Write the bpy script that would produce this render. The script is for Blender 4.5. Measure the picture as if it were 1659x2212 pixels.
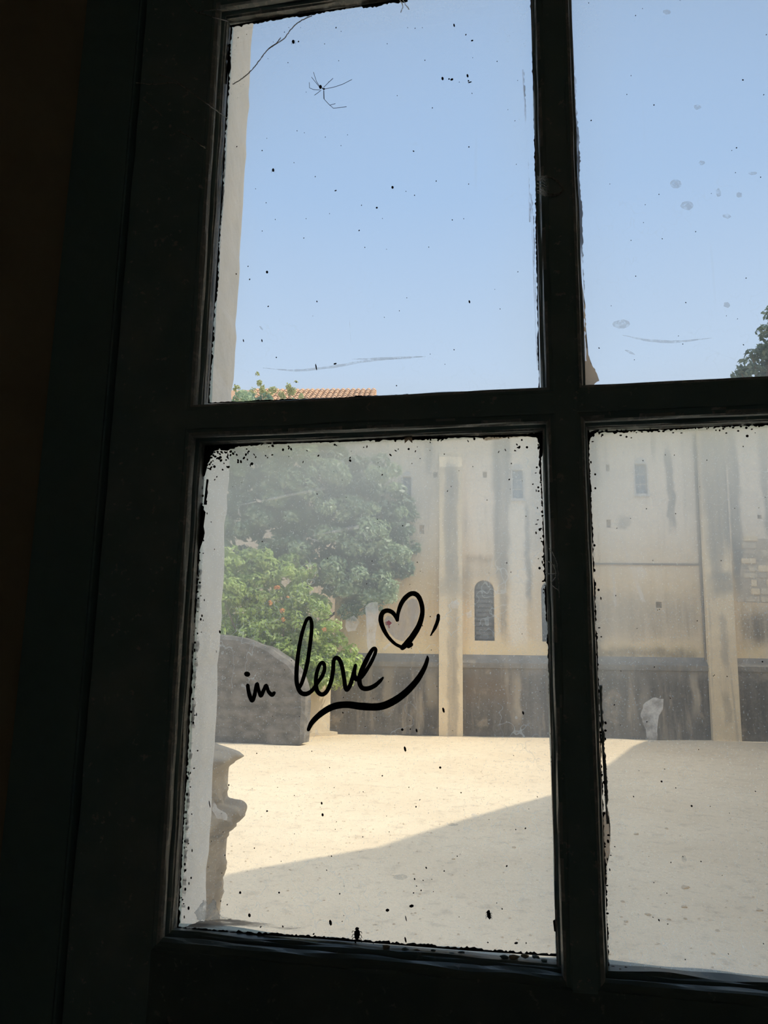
import bpy, bmesh, math, random
import numpy as np
from mathutils import Vector, Matrix, noise

for o in list(bpy.data.objects):
    bpy.data.objects.remove(o)
scene = bpy.context.scene
COL = scene.collection
random.seed(7)
rng = np.random.default_rng(7)
IMG_W, IMG_H = 1659, 2212


def lin(r, g, b):
    return tuple(((c / 255) / 12.92 if c <= 10.31 else ((c / 255 + .055) / 1.055) ** 2.4) for c in (r, g, b)) + (1,)


# ------------------------------------------------------------------ camera
FOCAL, PITCH, YAW, ROLL = 1600.0, .184, .1857, .0136
EYE = Vector((.309, -.6725, 3.0))                       # eye is 3 m above the courtyard
FWD = Vector((-math.sin(YAW) * math.cos(PITCH), math.cos(YAW) * math.cos(PITCH), math.sin(PITCH)))
_r = Vector((math.cos(YAW), math.sin(YAW), 0))
_u = _r.cross(FWD)
RIGHT = _r * math.cos(ROLL) + _u * math.sin(ROLL)
UP = -_r * math.sin(ROLL) + _u * math.cos(ROLL)
cam_data = bpy.data.cameras.new('camera')
cam = bpy.data.objects.new('camera', cam_data)
COL.objects.link(cam)
rot = Matrix((RIGHT, UP, -FWD)).transposed()
cam.matrix_world = Matrix.Translation(EYE) @ rot.to_4x4()
cam_data.sensor_fit = 'VERTICAL'
cam_data.sensor_height = 36
cam_data.lens = FOCAL / IMG_H * 36
cam_data.clip_start = .01
cam_data.clip_end = 500
scene.camera = cam

# ------------------------------------------------------------------ sky, sun, exposure
world = bpy.data.worlds.new('sky')
scene.world = world
world.use_nodes = True
wn = world.node_tree
bg = wn.nodes['Background']
tc = wn.nodes.new('ShaderNodeTexCoord')
sx = wn.nodes.new('ShaderNodeSeparateXYZ')
cr = wn.nodes.new('ShaderNodeValToRGB')
wn.links.new(tc.outputs['Generated'], sx.inputs[0])
wn.links.new(sx.outputs['Z'], cr.inputs[0])
# broad brightening of the sky towards the sun, as a real clear sky has
SUN_EL = math.radians(48)
SUN_H = Vector((.989, .150, 0)).normalized()
SUN_TO = SUN_H * math.cos(SUN_EL) + Vector((0, 0, math.sin(SUN_EL)))
dp_ = wn.nodes.new('ShaderNodeVectorMath'); dp_.operation = 'DOT_PRODUCT'
wn.links.new(tc.outputs['Generated'], dp_.inputs[0])
dp_.inputs[1].default_value = SUN_TO
mr_ = wn.nodes.new('ShaderNodeMapRange'); mr_.interpolation_type = 'SMOOTHSTEP'
wn.links.new(dp_.outputs['Value'], mr_.inputs[0])
for i_, v_ in enumerate((.72, 1.0, 0.0, 1.0)): mr_.inputs[i_ + 1].default_value = v_
ml_ = wn.nodes.new('ShaderNodeMix'); ml_.data_type = 'RGBA'
wn.links.new(mr_.outputs[0], ml_.inputs[0]); wn.links.new(cr.outputs[0], ml_.inputs[6])
ml_.inputs[7].default_value = (3.1, 3.05, 3.0, 1)
wn.links.new(ml_.outputs[2], bg.inputs[0])
el = cr.color_ramp.elements
el[0].position = 0.0
el[0].color = lin(252, 247, 240)
el[1].position = 1.0
el[1].color = lin(150, 186, 236)
for pos, c in ((.16, (236, 238, 242)), (.36, (200, 221, 248)), (.55, (176, 206, 245))):
    e = el.new(pos)
    e.color = lin(*c)
bg.inputs[1].default_value = .84

sd = bpy.data.lights.new('sun', 'SUN')
sd.energy = 2.4
sd.angle = math.radians(.6)
sd.color = (1, .92, .78)
sun = bpy.data.objects.new('sun', sd)
COL.objects.link(sun)
sun.location = (12, 8, 30)
sun.rotation_euler = SUN_TO.to_track_quat('Z', 'Y').to_euler()

vs = scene.view_settings
vs.view_transform = 'Standard'
vs.look = 'None'
vs.exposure = 0.22
vs.gamma = 1.0
vs.use_curve_mapping = False


scene.cycles.max_bounces = 6
scene.cycles.diffuse_bounces = 4
scene.cycles.glossy_bounces = 2
scene.cycles.transmission_bounces = 4
scene.cycles.transparent_max_bounces = 10
scene.cycles.caustics_reflective = False
scene.cycles.caustics_refractive = False

# ------------------------------------------------------------------ measuring helpers (photograph pixel -> metres)
def ray(px, py):
    return RIGHT * ((px - IMG_W / 2) / FOCAL) - UP * ((py - IMG_H / 2) / FOCAL) + FWD


def at(px, py, Y):
    d = ray(px, py)
    return EYE + d * ((Y - EYE.y) / d.y)


def on_ground(px, py, z=0.0):
    d = ray(px, py)
    return EYE + d * ((z - EYE.z) / d.z)


# ------------------------------------------------------------------ object helpers
def tag(o, label=None, cat=None, group=None, kind=None):
    if label: o['label'] = label
    if cat: o['category'] = cat
    if group: o['group'] = group
    if kind: o['kind'] = kind
    return o


def empty(name, loc=(0, 0, 0), rz=0.0, parent=None):
    o = bpy.data.objects.new(name, None)
    o.empty_display_size = .1
    COL.objects.link(o)
    o.location = loc
    o.rotation_euler = (0, 0, rz)
    if parent: o.parent = parent
    return o


def link_mesh(name, me, mat, parent=None, smooth=False):
    if mat is not None:
        me.materials.clear()
        me.materials.append(mat)
    if smooth:
        me.polygons.foreach_set('use_smooth', [True] * len(me.polygons))
    o = bpy.data.objects.new(name, me)
    COL.objects.link(o)
    if parent: o.parent = parent
    return o


def mesh(name, verts, faces, mat, parent=None, smooth=False):
    me = bpy.data.meshes.new(name)
    me.from_pydata([tuple(v) for v in verts], [], faces)
    bm = bmesh.new(); bm.from_mesh(me)
    bmesh.ops.recalc_face_normals(bm, faces=bm.faces)
    bm.to_mesh(me); bm.free()
    return link_mesh(name, me, mat, parent, smooth)


def box(name, a, b, mat, parent=None, bevel=0.0):
    bm = bmesh.new()
    (x0, y0, z0), (x1, y1, z1) = a, b
    v = [bm.verts.new(p) for p in ((x0, y0, z0), (x1, y0, z0), (x1, y1, z0), (x0, y1, z0),
                                   (x0, y0, z1), (x1, y0, z1), (x1, y1, z1), (x0, y1, z1))]
    for f in ((0, 3, 2, 1), (4, 5, 6, 7), (0, 1, 5, 4), (1, 2, 6, 5), (2, 3, 7, 6), (3, 0, 4, 7)):
        bm.faces.new([v[i] for i in f])
    if bevel:
        bmesh.ops.bevel(bm, geom=bm.edges[:], offset=bevel, segments=2, affect='EDGES')
    me = bpy.data.meshes.new(name); bm.to_mesh(me); bm.free()
    return link_mesh(name, me, mat, parent)


def extrude_profile(name, prof, axis, t0, t1, mat, parent=None, wob=0.0, seg=1):
    """closed profile of (u, y) swept along x or z; u is the in-plane coordinate across the bar"""
    verts, faces = [], []
    n = len(prof)
    for k in range(seg + 1):
        t = t0 + (t1 - t0) * k / seg
        for i, (u, y) in enumerate(prof):
            j = wob * noise.noise(Vector((t * 23, i * 3.1, u * 90)))
            verts.append((u + j, y + j * .6, t) if axis == 'z' else (t, y + j * .6, u + j))
    for k in range(seg):
        for i in range(n):
            a = k * n + i; b = k * n + (i + 1) % n
            faces.append((a, b, b + n, a + n))
    faces.append(tuple(range(n)))
    faces.append(tuple(range(seg * n, seg * n + n)))
    return mesh(name, verts, faces, mat, parent)


def prism(name, poly, y0, y1, mat, parent=None):
    """polygon in (x, z) extruded along y"""
    n = len(poly)
    verts = [(x, y0, z) for x, z in poly] + [(x, y1, z) for x, z in poly]
    faces = [tuple(range(n)), tuple(range(n, 2 * n))] + [(i, (i + 1) % n, n + (i + 1) % n, n + i) for i in range(n)]
    return mesh(name, verts, faces, mat, parent)


def plan_prism(name, poly, z0, z1, mat, parent=None):
    n = len(poly)
    verts = [(x, y, z0) for x, y in poly] + [(x, y, z1) for x, y in poly]
    faces = [tuple(range(n)), tuple(range(n, 2 * n))] + [(i, (i + 1) % n, n + (i + 1) % n, n + i) for i in range(n)]
    return mesh(name, verts, faces, mat, parent)


def spline(pts, per=8):
    pts = [np.array(p, float) for p in pts]
    P = [2 * pts[0] - pts[1]] + pts + [2 * pts[-1] - pts[-2]]
    out = []
    for i in range(1, len(P) - 2):
        for k in range(per):
            t = k / per
            a, b, c, d = P[i - 1], P[i], P[i + 1], P[i + 2]
            out.append(.5 * ((2 * b) + (-a + c) * t + (2 * a - 5 * b + 4 * c - d) * t * t + (-a + 3 * b - 3 * c + d) * t ** 3))
    out.append(P[-2])
    return out


def tube(name, pts, radii, mat, parent=None, sides=8, flat=1.0):
    """tube along 3-D points; flat < 1 squashes it towards the glass plane (y)"""
    pts = [Vector(p) for p in pts]
    n = len(pts)
    verts, faces = [], []
    for i, p in enumerate(pts):
        t = (pts[min(i + 1, n - 1)] - pts[max(i - 1, 0)])
        if t.length < 1e-9: t = Vector((1, 0, 0))
        t.normalize()
        yv = Vector((0, 1, 0))
        a = t.cross(yv)
        if a.length < 1e-3: a = Vector((1, 0, 0))
        a.normalize()
        b = a.cross(t).normalized()
        r = radii[i] if hasattr(radii, '__len__') else radii
        for k in range(sides):
            an = 2 * math.pi * k / sides
            verts.append(p + a * (math.cos(an) * r) + b * (math.sin(an) * r * flat))
    for i in range(n - 1):
        for k in range(sides):
            a = i * sides + k; b = i * sides + (k + 1) % sides
            faces.append((a, b, b + sides, a + sides))
    for e, sgn in ((0, -1), (n - 1, 1)):           # rounded ends
        t = (pts[1] - pts[0]) if e == 0 else (pts[-1] - pts[-2])
        t = t.normalized() if t.length > 1e-9 else Vector((1, 0, 0))
        r = radii[e] if hasattr(radii, '__len__') else radii
        base = e * sides
        m = len(verts)
        for k in range(sides):
            verts.append(Vector(verts[base + k]).lerp(pts[e], .35) + t * (sgn * r * .7))
        verts.append(pts[e] + t * (sgn * r))
        for k in range(sides):
            k2 = (k + 1) % sides
            faces.append((base + k, base + k2, m + k2, m + k))
            faces.append((m + k, m + k2, m + sides))
    return mesh(name, verts, faces, mat, parent, smooth=True)


def blob(name, c, r, mat, parent=None, scale=(1, 1, 1), rough=0.0, seed=0, sub=2):
    bm = bmesh.new()
    bmesh.ops.create_icosphere(bm, subdivisions=sub, radius=1)
    for v in bm.verts:
        k = 1 + rough * noise.noise(v.co * 1.7 + Vector((seed, seed * .7, 0)))
        v.co = Vector((v.co.x * scale[0], v.co.y * scale[1], v.co.z * scale[2])) * (r * k) + Vector(c)
    me = bpy.data.meshes.new(name); bm.to_mesh(me); bm.free()
    return link_mesh(name, me, mat, parent, smooth=True)


# ------------------------------------------------------------------ materials
class NT:
    def __init__(s, name):
        s.m = bpy.data.materials.new(name)
        s.m.use_nodes = True
        s.t = s.m.node_tree
        s.t.nodes.clear()
        s.out = s.n('OutputMaterial')

    def n(s, typ, **kw):
        nd = s.t.nodes.new('ShaderNode' + typ)
        for k, v in kw.items(): setattr(nd, k, v)
        return nd

    def l(s, a, b): s.t.links.new(a, b)

    def val(s, sock, x):
        if hasattr(x, 'links') or isinstance(x, bpy.types.NodeSocket): s.l(x, sock)
        else: sock.default_value = x

    def math(s, op, a, b=0.0, c=None, clamp=False):
        nd = s.n('Math', operation=op, use_clamp=clamp)
        s.val(nd.inputs[0], a); s.val(nd.inputs[1], b)
        if c is not None: s.val(nd.inputs[2], c)
        return nd.outputs[0]

    def mix(s, f, a, b, blend='MIX'):
        nd = s.n('Mix', data_type='RGBA', blend_type=blend)
        s.val(nd.inputs[0], f); s.val(nd.inputs[6], a); s.val(nd.inputs[7], b)
        return nd.outputs[2]

    def noise(s, vec, scale, detail=4, rough=.55, stretch=None):
        if stretch:
            mp = s.n('Mapping'); mp.inputs['Scale'].default_value = stretch
            s.l(vec, mp.inputs[0]); vec = mp.outputs[0]
        nd = s.n('TexNoise'); s.l(vec, nd.inputs['Vector'])
        nd.inputs['Scale'].default_value = scale
        nd.inputs['Detail'].default_value = detail
        nd.inputs['Roughness'].default_value = rough
        return nd

    def ramp(s, f, a, b, ca=0.0, cb=1.0):
        nd = s.n('MapRange', interpolation_type='SMOOTHSTEP')
        s.val(nd.inputs[0], f)
        for i, v in enumerate((a, b, ca, cb)): nd.inputs[i + 1].default_value = v
        return nd.outputs[0]

    def bump(s, h, strength=.3, dist=.01):
        nd = s.n('Bump'); s.l(h, nd.inputs['Height'])
        nd.inputs['Strength'].default_value = strength
        nd.inputs['Distance'].default_value = dist
        return nd.outputs[0]

    def bsdf(s, color, rough=.8, normal=None, spec=.3):
        nd = s.n('BsdfPrincipled')
        s.val(nd.inputs['Base Color'], color)
        s.val(nd.inputs['Roughness'], rough)
        nd.inputs['Specular IOR Level'].default_value = spec
        if normal is not None: s.l(normal, nd.inputs['Normal'])
        return nd.outputs[0]

    def done(s, sh):
        s.l(sh, s.out.inputs[0])
        return s.m


def simple(name, c1, c2, scale=8.0, rough=.8, bump=.2, dist=.01, spec=.3, stretch=None, detail=6):
    t = NT(name)
    co = t.n('TexCoord').outputs['Object']
    nz = t.noise(co, scale, detail, stretch=stretch)
    f = t.ramp(nz.outputs[0], .3, .7)
    return t.done(t.bsdf(t.mix(f, c1, c2), rough, t.bump(nz.outputs[0], bump, dist), spec))


def paint_mat(name, c_base, c_worn, amount=.62):
    t = NT(name)
    co = t.n('TexCoord').outputs['Object']
    grain = t.noise(co, 60, 5, .6, (1, 1, .12))
    chips = t.noise(co, 130, 6, .65)
    m = t.ramp(chips.outputs[0], amount, amount + .06)
    dust = t.ramp(t.noise(co, 14, 4).outputs[0], .4, .75, 0, .35)
    col = t.mix(m, t.mix(dust, c_base, c_worn), c_worn)
    h = t.math('ADD', grain.outputs[0], t.math('MULTIPLY', m, -.5))
    return t.done(t.bsdf(col, .42, t.bump(h, .35, .0012), .45))


M = {}
M['paint'] = paint_mat('dark_green_paint', (.34, .50, .51, 1), (.70, .71, .70, 1), .62)
M['paint_rail'] = paint_mat('dark_rail_paint', (.22, .31, .31, 1), (.42, .46, .46, 1), .62)  # darker coat for the bottom rail alone
M['paint_flat'] = paint_mat('dark_frame_paint', (.27, .43, .43, 1), (.38, .46, .45, 1), .70)
M['paint_lit_worn'] = paint_mat('lit_worn_paint', (.62, .68, .68, 1), (.90, .90, .89, 1), .52)  # paler paint copy: window light on the mouldings painted in, with some wear
M['plaster'] = simple('inner_plaster', (.62, .52, .37, 1), (.70, .60, .44, 1), 9, .9, .25, .01, .1)
M['room_wall'] = simple('room_plaster', (.86, .82, .74, 1), (.92, .88, .80, 1), 4, .9, .2, .01, .1)
M['room_floor'] = simple('room_floorboards', (.55, .46, .36, 1), (.62, .53, .42, 1), 5, .7, .2, .01, .2, (1, .1, 1))
M['jamb'] = simple('jamb_stone', (.78, .82, .87, 1), (.87, .90, .94, 1), 18, .9, .5, .01, .1)
M['jamb_dark'] = simple('weathered_jamb_stone', (.34, .30, .25, 1), (.56, .49, .39, 1), 16, .9, .6, .012, .1)
M['marker'] = simple('black_marker_ink', (.004, .004, .004, 1), (.008, .008, .008, 1), 200, .5, .1, .0005, .2)
M['black_paint'] = simple('black_paint_smear', (.008, .009, .010, 1), (.03, .03, .032, 1), 220, .6, .4, .001, .2)
M['speck'] = simple('fly_dirt', (.01, .008, .007, 1), (.03, .024, .02, 1), 300, .8, .2, .001, .1)
M['spider'] = simple('spider_brown', (.012, .010, .009, 1), (.03, .022, .018, 1), 400, .6, .3, .0005, .3)


def backlit(name, col, trans, alpha, scale=40, lo=.3, hi=.7, stretch=None):
    """pale dirt or putty on the glass that lets daylight through"""
    t = NT(name)
    co = t.n('TexCoord').outputs['Object']
    nz = t.noise(co, scale, 6, .65, stretch)
    f = t.math('MULTIPLY', t.ramp(nz.outputs[0], lo, hi), alpha)
    d = t.n('BsdfDiffuse'); d.inputs[0].default_value = col
    tr = t.n('BsdfTranslucent'); tr.inputs[0].default_value = col
    m1 = t.n('MixShader'); m1.inputs[0].default_value = trans
    t.l(d.outputs[0], m1.inputs[1]); t.l(tr.outputs[0], m1.inputs[2])
    tp = t.n('BsdfTransparent')
    m2 = t.n('MixShader'); t.l(f, m2.inputs[0])
    t.l(tp.outputs[0], m2.inputs[1]); t.l(m1.outputs[0], m2.inputs[2])
    return t.done(m2.outputs[0])


M['putty'] = backlit('pale_putty', (.62, .58, .56, 1), .8, 1.0, 90, .0, .2)
M['putty_brown'] = backlit('brown_putty', (.55, .47, .40, 1), .85, 1.0, 120, .0, .25)
M['smear'] = backlit('pale_smear', (.97, .98, 1.0, 1), .97, .60, 60, .2, .7)
M['streak'] = backlit('paint_streak', (.42, .40, .44, 1), .7, .9, 120, .42, .58, (1, 1, .06))
M['swipe'] = backlit('dusty_swipe', (.50, .48, .47, 1), .75, .9, 120, .40, .62, (.08, 1, 1))
M['dustspot'] = backlit('dust_spot', (.62, .70, .76, 1), .9, .38, 200, .2, .6)
M['web'] = backlit('dusty_cobweb', (.55, .52, .50, 1), .7, .85, 300, .1, .5)
M['web_faint'] = backlit('thin_cobweb', (.92, .92, .92, 1), .6, .8, 300, .2, .6)
M['heart_fill'] = backlit('heart_fill_smear', (.90, .88, .90, 1), .9, .8, 120, .1, .6, (1, 1, .3))
M['pink'] = backlit('pink_stain', (.55, .10, .16, 1), .85, .9, 260, .3, .6)


def film_mat(name, base, top, edge, z0, z1, x0, x1, noise_amt=.10, low=0.0, speck=.2):
    """uneven dust lying on a pane: base cover plus thicker dust along edges and along its top"""
    t = NT(name)
    co = t.n('TexCoord').outputs['Object']
    s = t.n('SeparateXYZ'); t.l(co, s.inputs[0])
    X, Z = s.outputs[0], s.outputs[2]
    h = z1 - z0
    cl = t.noise(co, 7, 2, .6)
    fine = t.noise(co, 620, 1, .7)
    hair = t.noise(co, 38, 2, .6)
    hm = t.noise(co, 11, 1)
    scr = t.noise(co, 60, 2, .7, (1, 1, .05))
    v = t.math('ADD', base, t.math('MULTIPLY', t.math('SUBTRACT', cl.outputs[0], .5), noise_amt))
    if top: v = t.math('ADD', v, t.ramp(Z, z1 - h * .55, z1, 0, top))
    if low: v = t.math('ADD', v, t.ramp(Z, z0 + h * .45, z0, 0, low))
    if edge:
        e = t.ramp(X, x0 + .06, x0, 0, edge)
        e = t.math('MAXIMUM', e, t.ramp(X, x1 - .06, x1, 0, edge))
        e = t.math('MAXIMUM', e, t.ramp(Z, z1 - .06, z1, 0, edge))
        e = t.math('MAXIMUM', e, t.ramp(Z, z0 + .04, z0, 0, edge))
        v = t.math('ADD', v, t.math('MULTIPLY', e, t.ramp(cl.outputs[0], .3, .7, .5, 1)))
    v = t.math('ADD', v, t.ramp(fine.outputs[0], .62, .74, 0, speck))
    hl = t.math('MULTIPLY', t.ramp(t.math('ABSOLUTE', t.math('SUBTRACT', hair.outputs[0], .5)), .010, .0, 0, speck), t.ramp(hm.outputs[0], .5, .62))
    v = t.math('ADD', v, hl)
    v = t.math('ADD', v, t.ramp(scr.outputs[0], .66, .78, 0, .08))
    v = t.math('MAXIMUM', v, .01, clamp=True)
    tr = t.n('BsdfTranslucent'); tr.inputs[0].default_value = (.80, .91, 1.0, 1)
    tp = t.n('BsdfTransparent')
    mx = t.n('MixShader'); t.l(v, mx.inputs[0])
    t.l(tp.outputs[0], mx.inputs[1]); t.l(tr.outputs[0], mx.inputs[2])
    return t.done(mx.outputs[0])


def glass_mat():
    t = NT('old_window_glass')
    tp = t.n('BsdfTransparent'); tp.inputs[0].default_value = (.975, .985, .98, 1)
    gl = t.n('BsdfGlossy'); gl.inputs['Roughness'].default_value = .02
    fr = t.n('Fresnel'); fr.inputs[0].default_value = 1.3
    mx = t.n('MixShader'); t.l(fr.outputs[0], mx.inputs[0])
    t.l(tp.outputs[0], mx.inputs[1]); t.l(gl.outputs[0], mx.inputs[2])
    return t.done(mx.outputs[0])


M['glass'] = glass_mat()


def ground_mat():
    t = NT('sandy_earth')
    co = t.n('TexCoord').outputs['Object']
    big = t.noise(co, .35, 5)
    mid = t.noise(co, 3.5, 6, .65)
    fine = t.noise(co, 24, 6, .75)
    c = t.mix(t.ramp(big.outputs[0], .35, .65), (.92, .75, .52, 1), (.86, .69, .47, 1))
    c = t.mix(t.ramp(mid.outputs[0], .52, .70, 0, .50), c, (.55, .44, .31, 1))
    c = t.mix(t.ramp(fine.outputs[0], .54, .72, 0, .55), c, (.46, .37, .26, 1))
    h = t.math('ADD', mid.outputs[0], t.math('MULTIPLY', fine.outputs[0], .35))
    return t.done(t.bsdf(c, .95, t.bump(h, .5, .05), .1))


M['ground'] = ground_mat()
M['clod'] = simple('dirt_clod', (.80, .66, .46, 1), (.55, .43, .30, 1), 12, .95, .5, .01, .1)


def leaf_mat(name, c1, c2, c3):
    t = NT(name)
    co = t.n('TexCoord').outputs['Object']
    nz = t.noise(co, 1.6, 4)
    f2 = t.noise(co, 9, 2)
    c = t.mix(t.ramp(nz.outputs[0], .35, .65), c1, c2)
    c = t.mix(t.ramp(f2.outputs[0], .55, .7), c, c3)
    d = t.n('BsdfDiffuse'); t.l(c, d.inputs[0])
    tr = t.n('BsdfTranslucent'); t.l(c, tr.inputs[0])
    g = t.n('BsdfGlossy'); g.inputs['Roughness'].default_value = .45
    m1 = t.n('MixShader'); m1.inputs[0].default_value = .5
    t.l(d.outputs[0], m1.inputs[1]); t.l(tr.outputs[0], m1.inputs[2])
    m2 = t.n('MixShader'); m2.inputs[0].default_value = .06
    t.l(m1.outputs[0], m2.inputs[1]); t.l(g.outputs[0], m2.inputs[2])
    return t.done(m2.outputs[0])


M['leaf_shade'] = leaf_mat('shaded_inner_leaves', (.16, .26, .17, 1), (.26, .37, .24, 1), (.50, .60, .42, 1))  # darker leaf copy: shade inside the crown put into the colour
M['leaf_lit'] = leaf_mat('sunlit_outer_leaves', (.30, .42, .24, 1), (.46, .58, .36, 1), (.78, .84, .62, 1))  # paler leaf copy: sunlight on the outer clumps put into the colour
M['leaf_bush'] = leaf_mat('bush_leaves', (.46, .60, .16, 1), (.60, .74, .24, 1), (.78, .80, .40, 1))
M['leaf_far'] = leaf_mat('far_tree_leaves', (.11, .16, .13, 1), (.15, .21, .16, 1), (.20, .27, .20, 1))
M['leaf_sprout'] = leaf_mat('pale_sprout_leaves', (.42, .46, .20, 1), (.50, .52, .24, 1), (.55, .55, .28, 1))
M['blossom'] = leaf_mat('orange_blossom', (.80, .34, .10, 1), (.85, .42, .14, 1), (.85, .5, .2, 1))
M['bark'] = simple('bark', (.12, .09, .07, 1), (.20, .16, .12, 1), 6, .9, .6, .03, .1, (1, 1, .2))
M['stone_grey'] = simple('grey_weathered_stone', (.12, .112, .10, 1), (.24, .22, .195, 1), 3.0, .95, .8, .06, .1, (.8, 1, 1.3))
M['cream_wall'] = simple('cream_limewash', (.72, .62, .46, 1), (.62, .52, .38, 1), 2.5, .9, .3, .02, .1)
M['tile'] = simple('terracotta_tile', (.52, .30, .17, 1), (.66, .42, .26, 1), 5, .85, .4, .01, .1)
M['hole'] = simple('dark_recess_stone', (.10, .095, .09, 1), (.16, .15, .14, 1), 5, .95, .3, .02, .1)
M['far_glass'] = simple('dusty_blue_glass', (.17, .21, .27, 1), (.23, .28, .34, 1), 3, .25, .05, .01, .5)
M['far_frame'] = simple('weathered_white_frame', (.55, .54, .52, 1), (.66, .64, .60, 1), 6, .8, .2, .01, .2)
M['shutter'] = simple('grey_louvre', (.14, .14, .145, 1), (.21, .21, .21, 1), 5, .8, .3, .01, .2)
M['pipe'] = simple('rusty_drainpipe', (.20, .17, .14, 1), (.30, .26, .21, 1), 5, .7, .3, .01, .3, (1, 1, .2))
M['mortar'] = simple('dark_mortar', (.44, .38, .30, 1), (.56, .48, .38, 1), 3, .95, .4, .02, .1)
M['patch_stone'] = simple('rubble_stone', (.74, .64, .48, 1), (.52, .45, .36, 1), 3, .95, .6, .03, .1)

# ------------------------------------------------------------------ the window's own dimensions (metres)
ZB = EYE.z - .2453                 # lower glass edge
X0, X1, X2, X3 = 0.0, .33, .3695, .6995
Z0, Z1, Z2, Z3 = ZB, ZB + .4433, ZB + .4833, ZB + .9313
D = .027                           # how far bars stand into the room from the glass

# ------------------------------------------------------------------ room shell
RX0, RX1, RY0, RY1, RZ0, RZ1 = -1.2, 1.9, -2.3, -.30, 1.45, 4.15
FX0, FX1, FZ0, FZ1 = -.158, .857, ZB - .16, ZB + 1.09       # opening that holds the window frame


def struct(o):
    o['kind'] = 'structure'
    return o


struct(box('floor', (RX0 - .2, RY0 - .2, RZ0 - .2), (RX1 + .2, RY1 + .02, RZ0), M['room_floor']))
struct(box('ceiling', (RX0 - .2, RY0 - .2, RZ1), (RX1 + .2, RY1 + .02, RZ1 + .2), M['room_wall']))
struct(box('wall_left', (RX0 - .2, RY0 - .2, RZ0), (RX0, RY1 + .02, RZ1), M['room_wall']))
struct(box('wall_right', (RX1, RY0 - .2, RZ0), (RX1 + .2, RY1 + .02, RZ1), M['room_wall']))
struct(box('wall_back', (RX0, RY0 - .2, RZ0), (RX1, RY0, RZ1), M['room_wall']))
wall = struct(empty('wall_front', (0, 0, 0)))
WX0, WX1, WZT = -9.0, 5.6, 6.0
plan_prism('masonry', [(WX0, RY1), (FX0 - .13, RY1), (FX0, -.034), (FX0, .012), (-.06, .012), (-.09, .20), (WX0, .20)],
           0, WZT, M['plaster'], wall)
plan_prism('masonry', [(WX1, RY1), (FX1 + .13, RY1), (FX1, -.034), (FX1, .012), (.74, .012), (.80, .20), (.82, .52), (1.5, .52), (1.55, .20), (WX1, .20)],  # includes an unseen projecting pier, added to keep sun off the jamb
           0, WZT, M['plaster'], wall)
# below and above the opening
mesh('window_breast', [(x, y, z) for x in (FX0 - .14, FX1 + .14) for y, z in
                       ((RY1, 0), (RY1, FZ0 - .05), (-.034, FZ0), (.012, FZ0 + .11), (.20, ZB - .16), (.36, ZB - .24), (.36, 0))],
     [tuple(range(7)), tuple(range(7, 14))] + [(i, (i + 1) % 7, 7 + (i + 1) % 7, 7 + i) for i in range(7)], M['plaster'], wall)
mesh('lintel', [(x, y, z) for x in (FX0 - .14, FX1 + .14) for y, z in
                ((RY1, WZT), (RY1, FZ1 + .1), (-.034, FZ1), (.012, FZ1 - .05), (.20, FZ1 + .32), (.20, WZT))],
     [tuple(range(6)), tuple(range(6, 12))] + [(i, (i + 1) % 6, 6 + (i + 1) % 6, 6 + i) for i in range(6)], M['plaster'], wall)


def jamb_liner():
    """the outer reveal: cut stone with a slightly chipped arris, one piece per course"""
    zs = [ZB - .3, ZB + 1.45]
    for k in range(len(zs) - 1):
        n = 90
        verts, faces = [], []
        for i in range(n + 1):
            z = zs[k] + (zs[k + 1] - zs[k] - .002) * i / n
            ch = .004 * max(0, noise.noise(Vector((0, k * 5.0, z * 17)))) + .0025 * noise.noise(Vector((3, 0, z * 60)))
            for x, y in ((-.16, .0125), (-.0295, .0125), (-.040 - ch * .3, .085), (-.0575 - ch, .197), (-.0595 - ch, .2035), (-.16, .2035)):
                verts.append((x, y, z))
        for i in range(n):
            for j in range(6):
                a = i * 6 + j; b = i * 6 + (j + 1) % 6
                faces.append((a, b, b + 6, a + 6))
        faces += [tuple(range(6)), tuple(range(n * 6, n * 6 + 6))]
        mesh('jamb_stone', verts, faces, M['jamb'], wall)


jamb_liner()


def eroded_stone():
    Y0, Y1 = .205, .33
    edge = [(430, 1500), (450, 1575), (470, 1600), (500, 1612), (524, 1622), (528, 1631), (516, 1642), (503, 1655), (500, 1690), (500, 1720),
            (512, 1727), (530, 1731), (540, 1740), (541, 1750), (534, 1762), (520, 1772), (518, 1783), (504, 1794), (498, 1815),
            (495, 1850), (489, 1888), (491, 1908), (486, 1940), (482, 1985), (480, 2050), (478, 2130)]
    pts = spline(edge, 9)
    poly = [at(px, py, Y1) for px, py in pts]
    verts, faces = [], []
    cols = 17
    for i, p in enumerate(poly):
        for j in range(cols):
            y = Y0 + (Y1 - Y0) * j / (cols - 1)
            t = 1 - abs(2 * j / (cols - 1) - 1.25) * .8
            nz = noise.noise(Vector((p.z * 45, y * 40, 1.3))) * .007 + noise.noise(Vector((p.z * 160, y * 150, 4.3))) * .0035
            x = p.x - .020 * (1 - min(1, max(0, t + .35))) + nz * (j != cols - 1)
            verts.append((x, y, p.z + noise.noise(Vector((p.z * 50, y * 45, 7))) * .003))
        verts.append((-.30, Y1, p.z)); verts.append((-.30, Y0, p.z))
    w = cols + 2
    for i in range(len(poly) - 1):
        for j in range(w):
            a = i * w + j; b = i * w + (j + 1) % w
            faces.append((a, b, b + w, a + w))
    faces += [tuple(range(w)), tuple(range((len(poly) - 1) * w, len(poly) * w))]
    mesh('eroded_jamb_stone', verts, faces, M['jamb_dark'], wall, smooth=True)


eroded_stone()

# ------------------------------------------------------------------ the window
win = struct(empty('window_1', (.35, -.02, ZB - .16)))


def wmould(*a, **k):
    return lighten_mouldings(extrude_profile(*a, **k))


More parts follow.
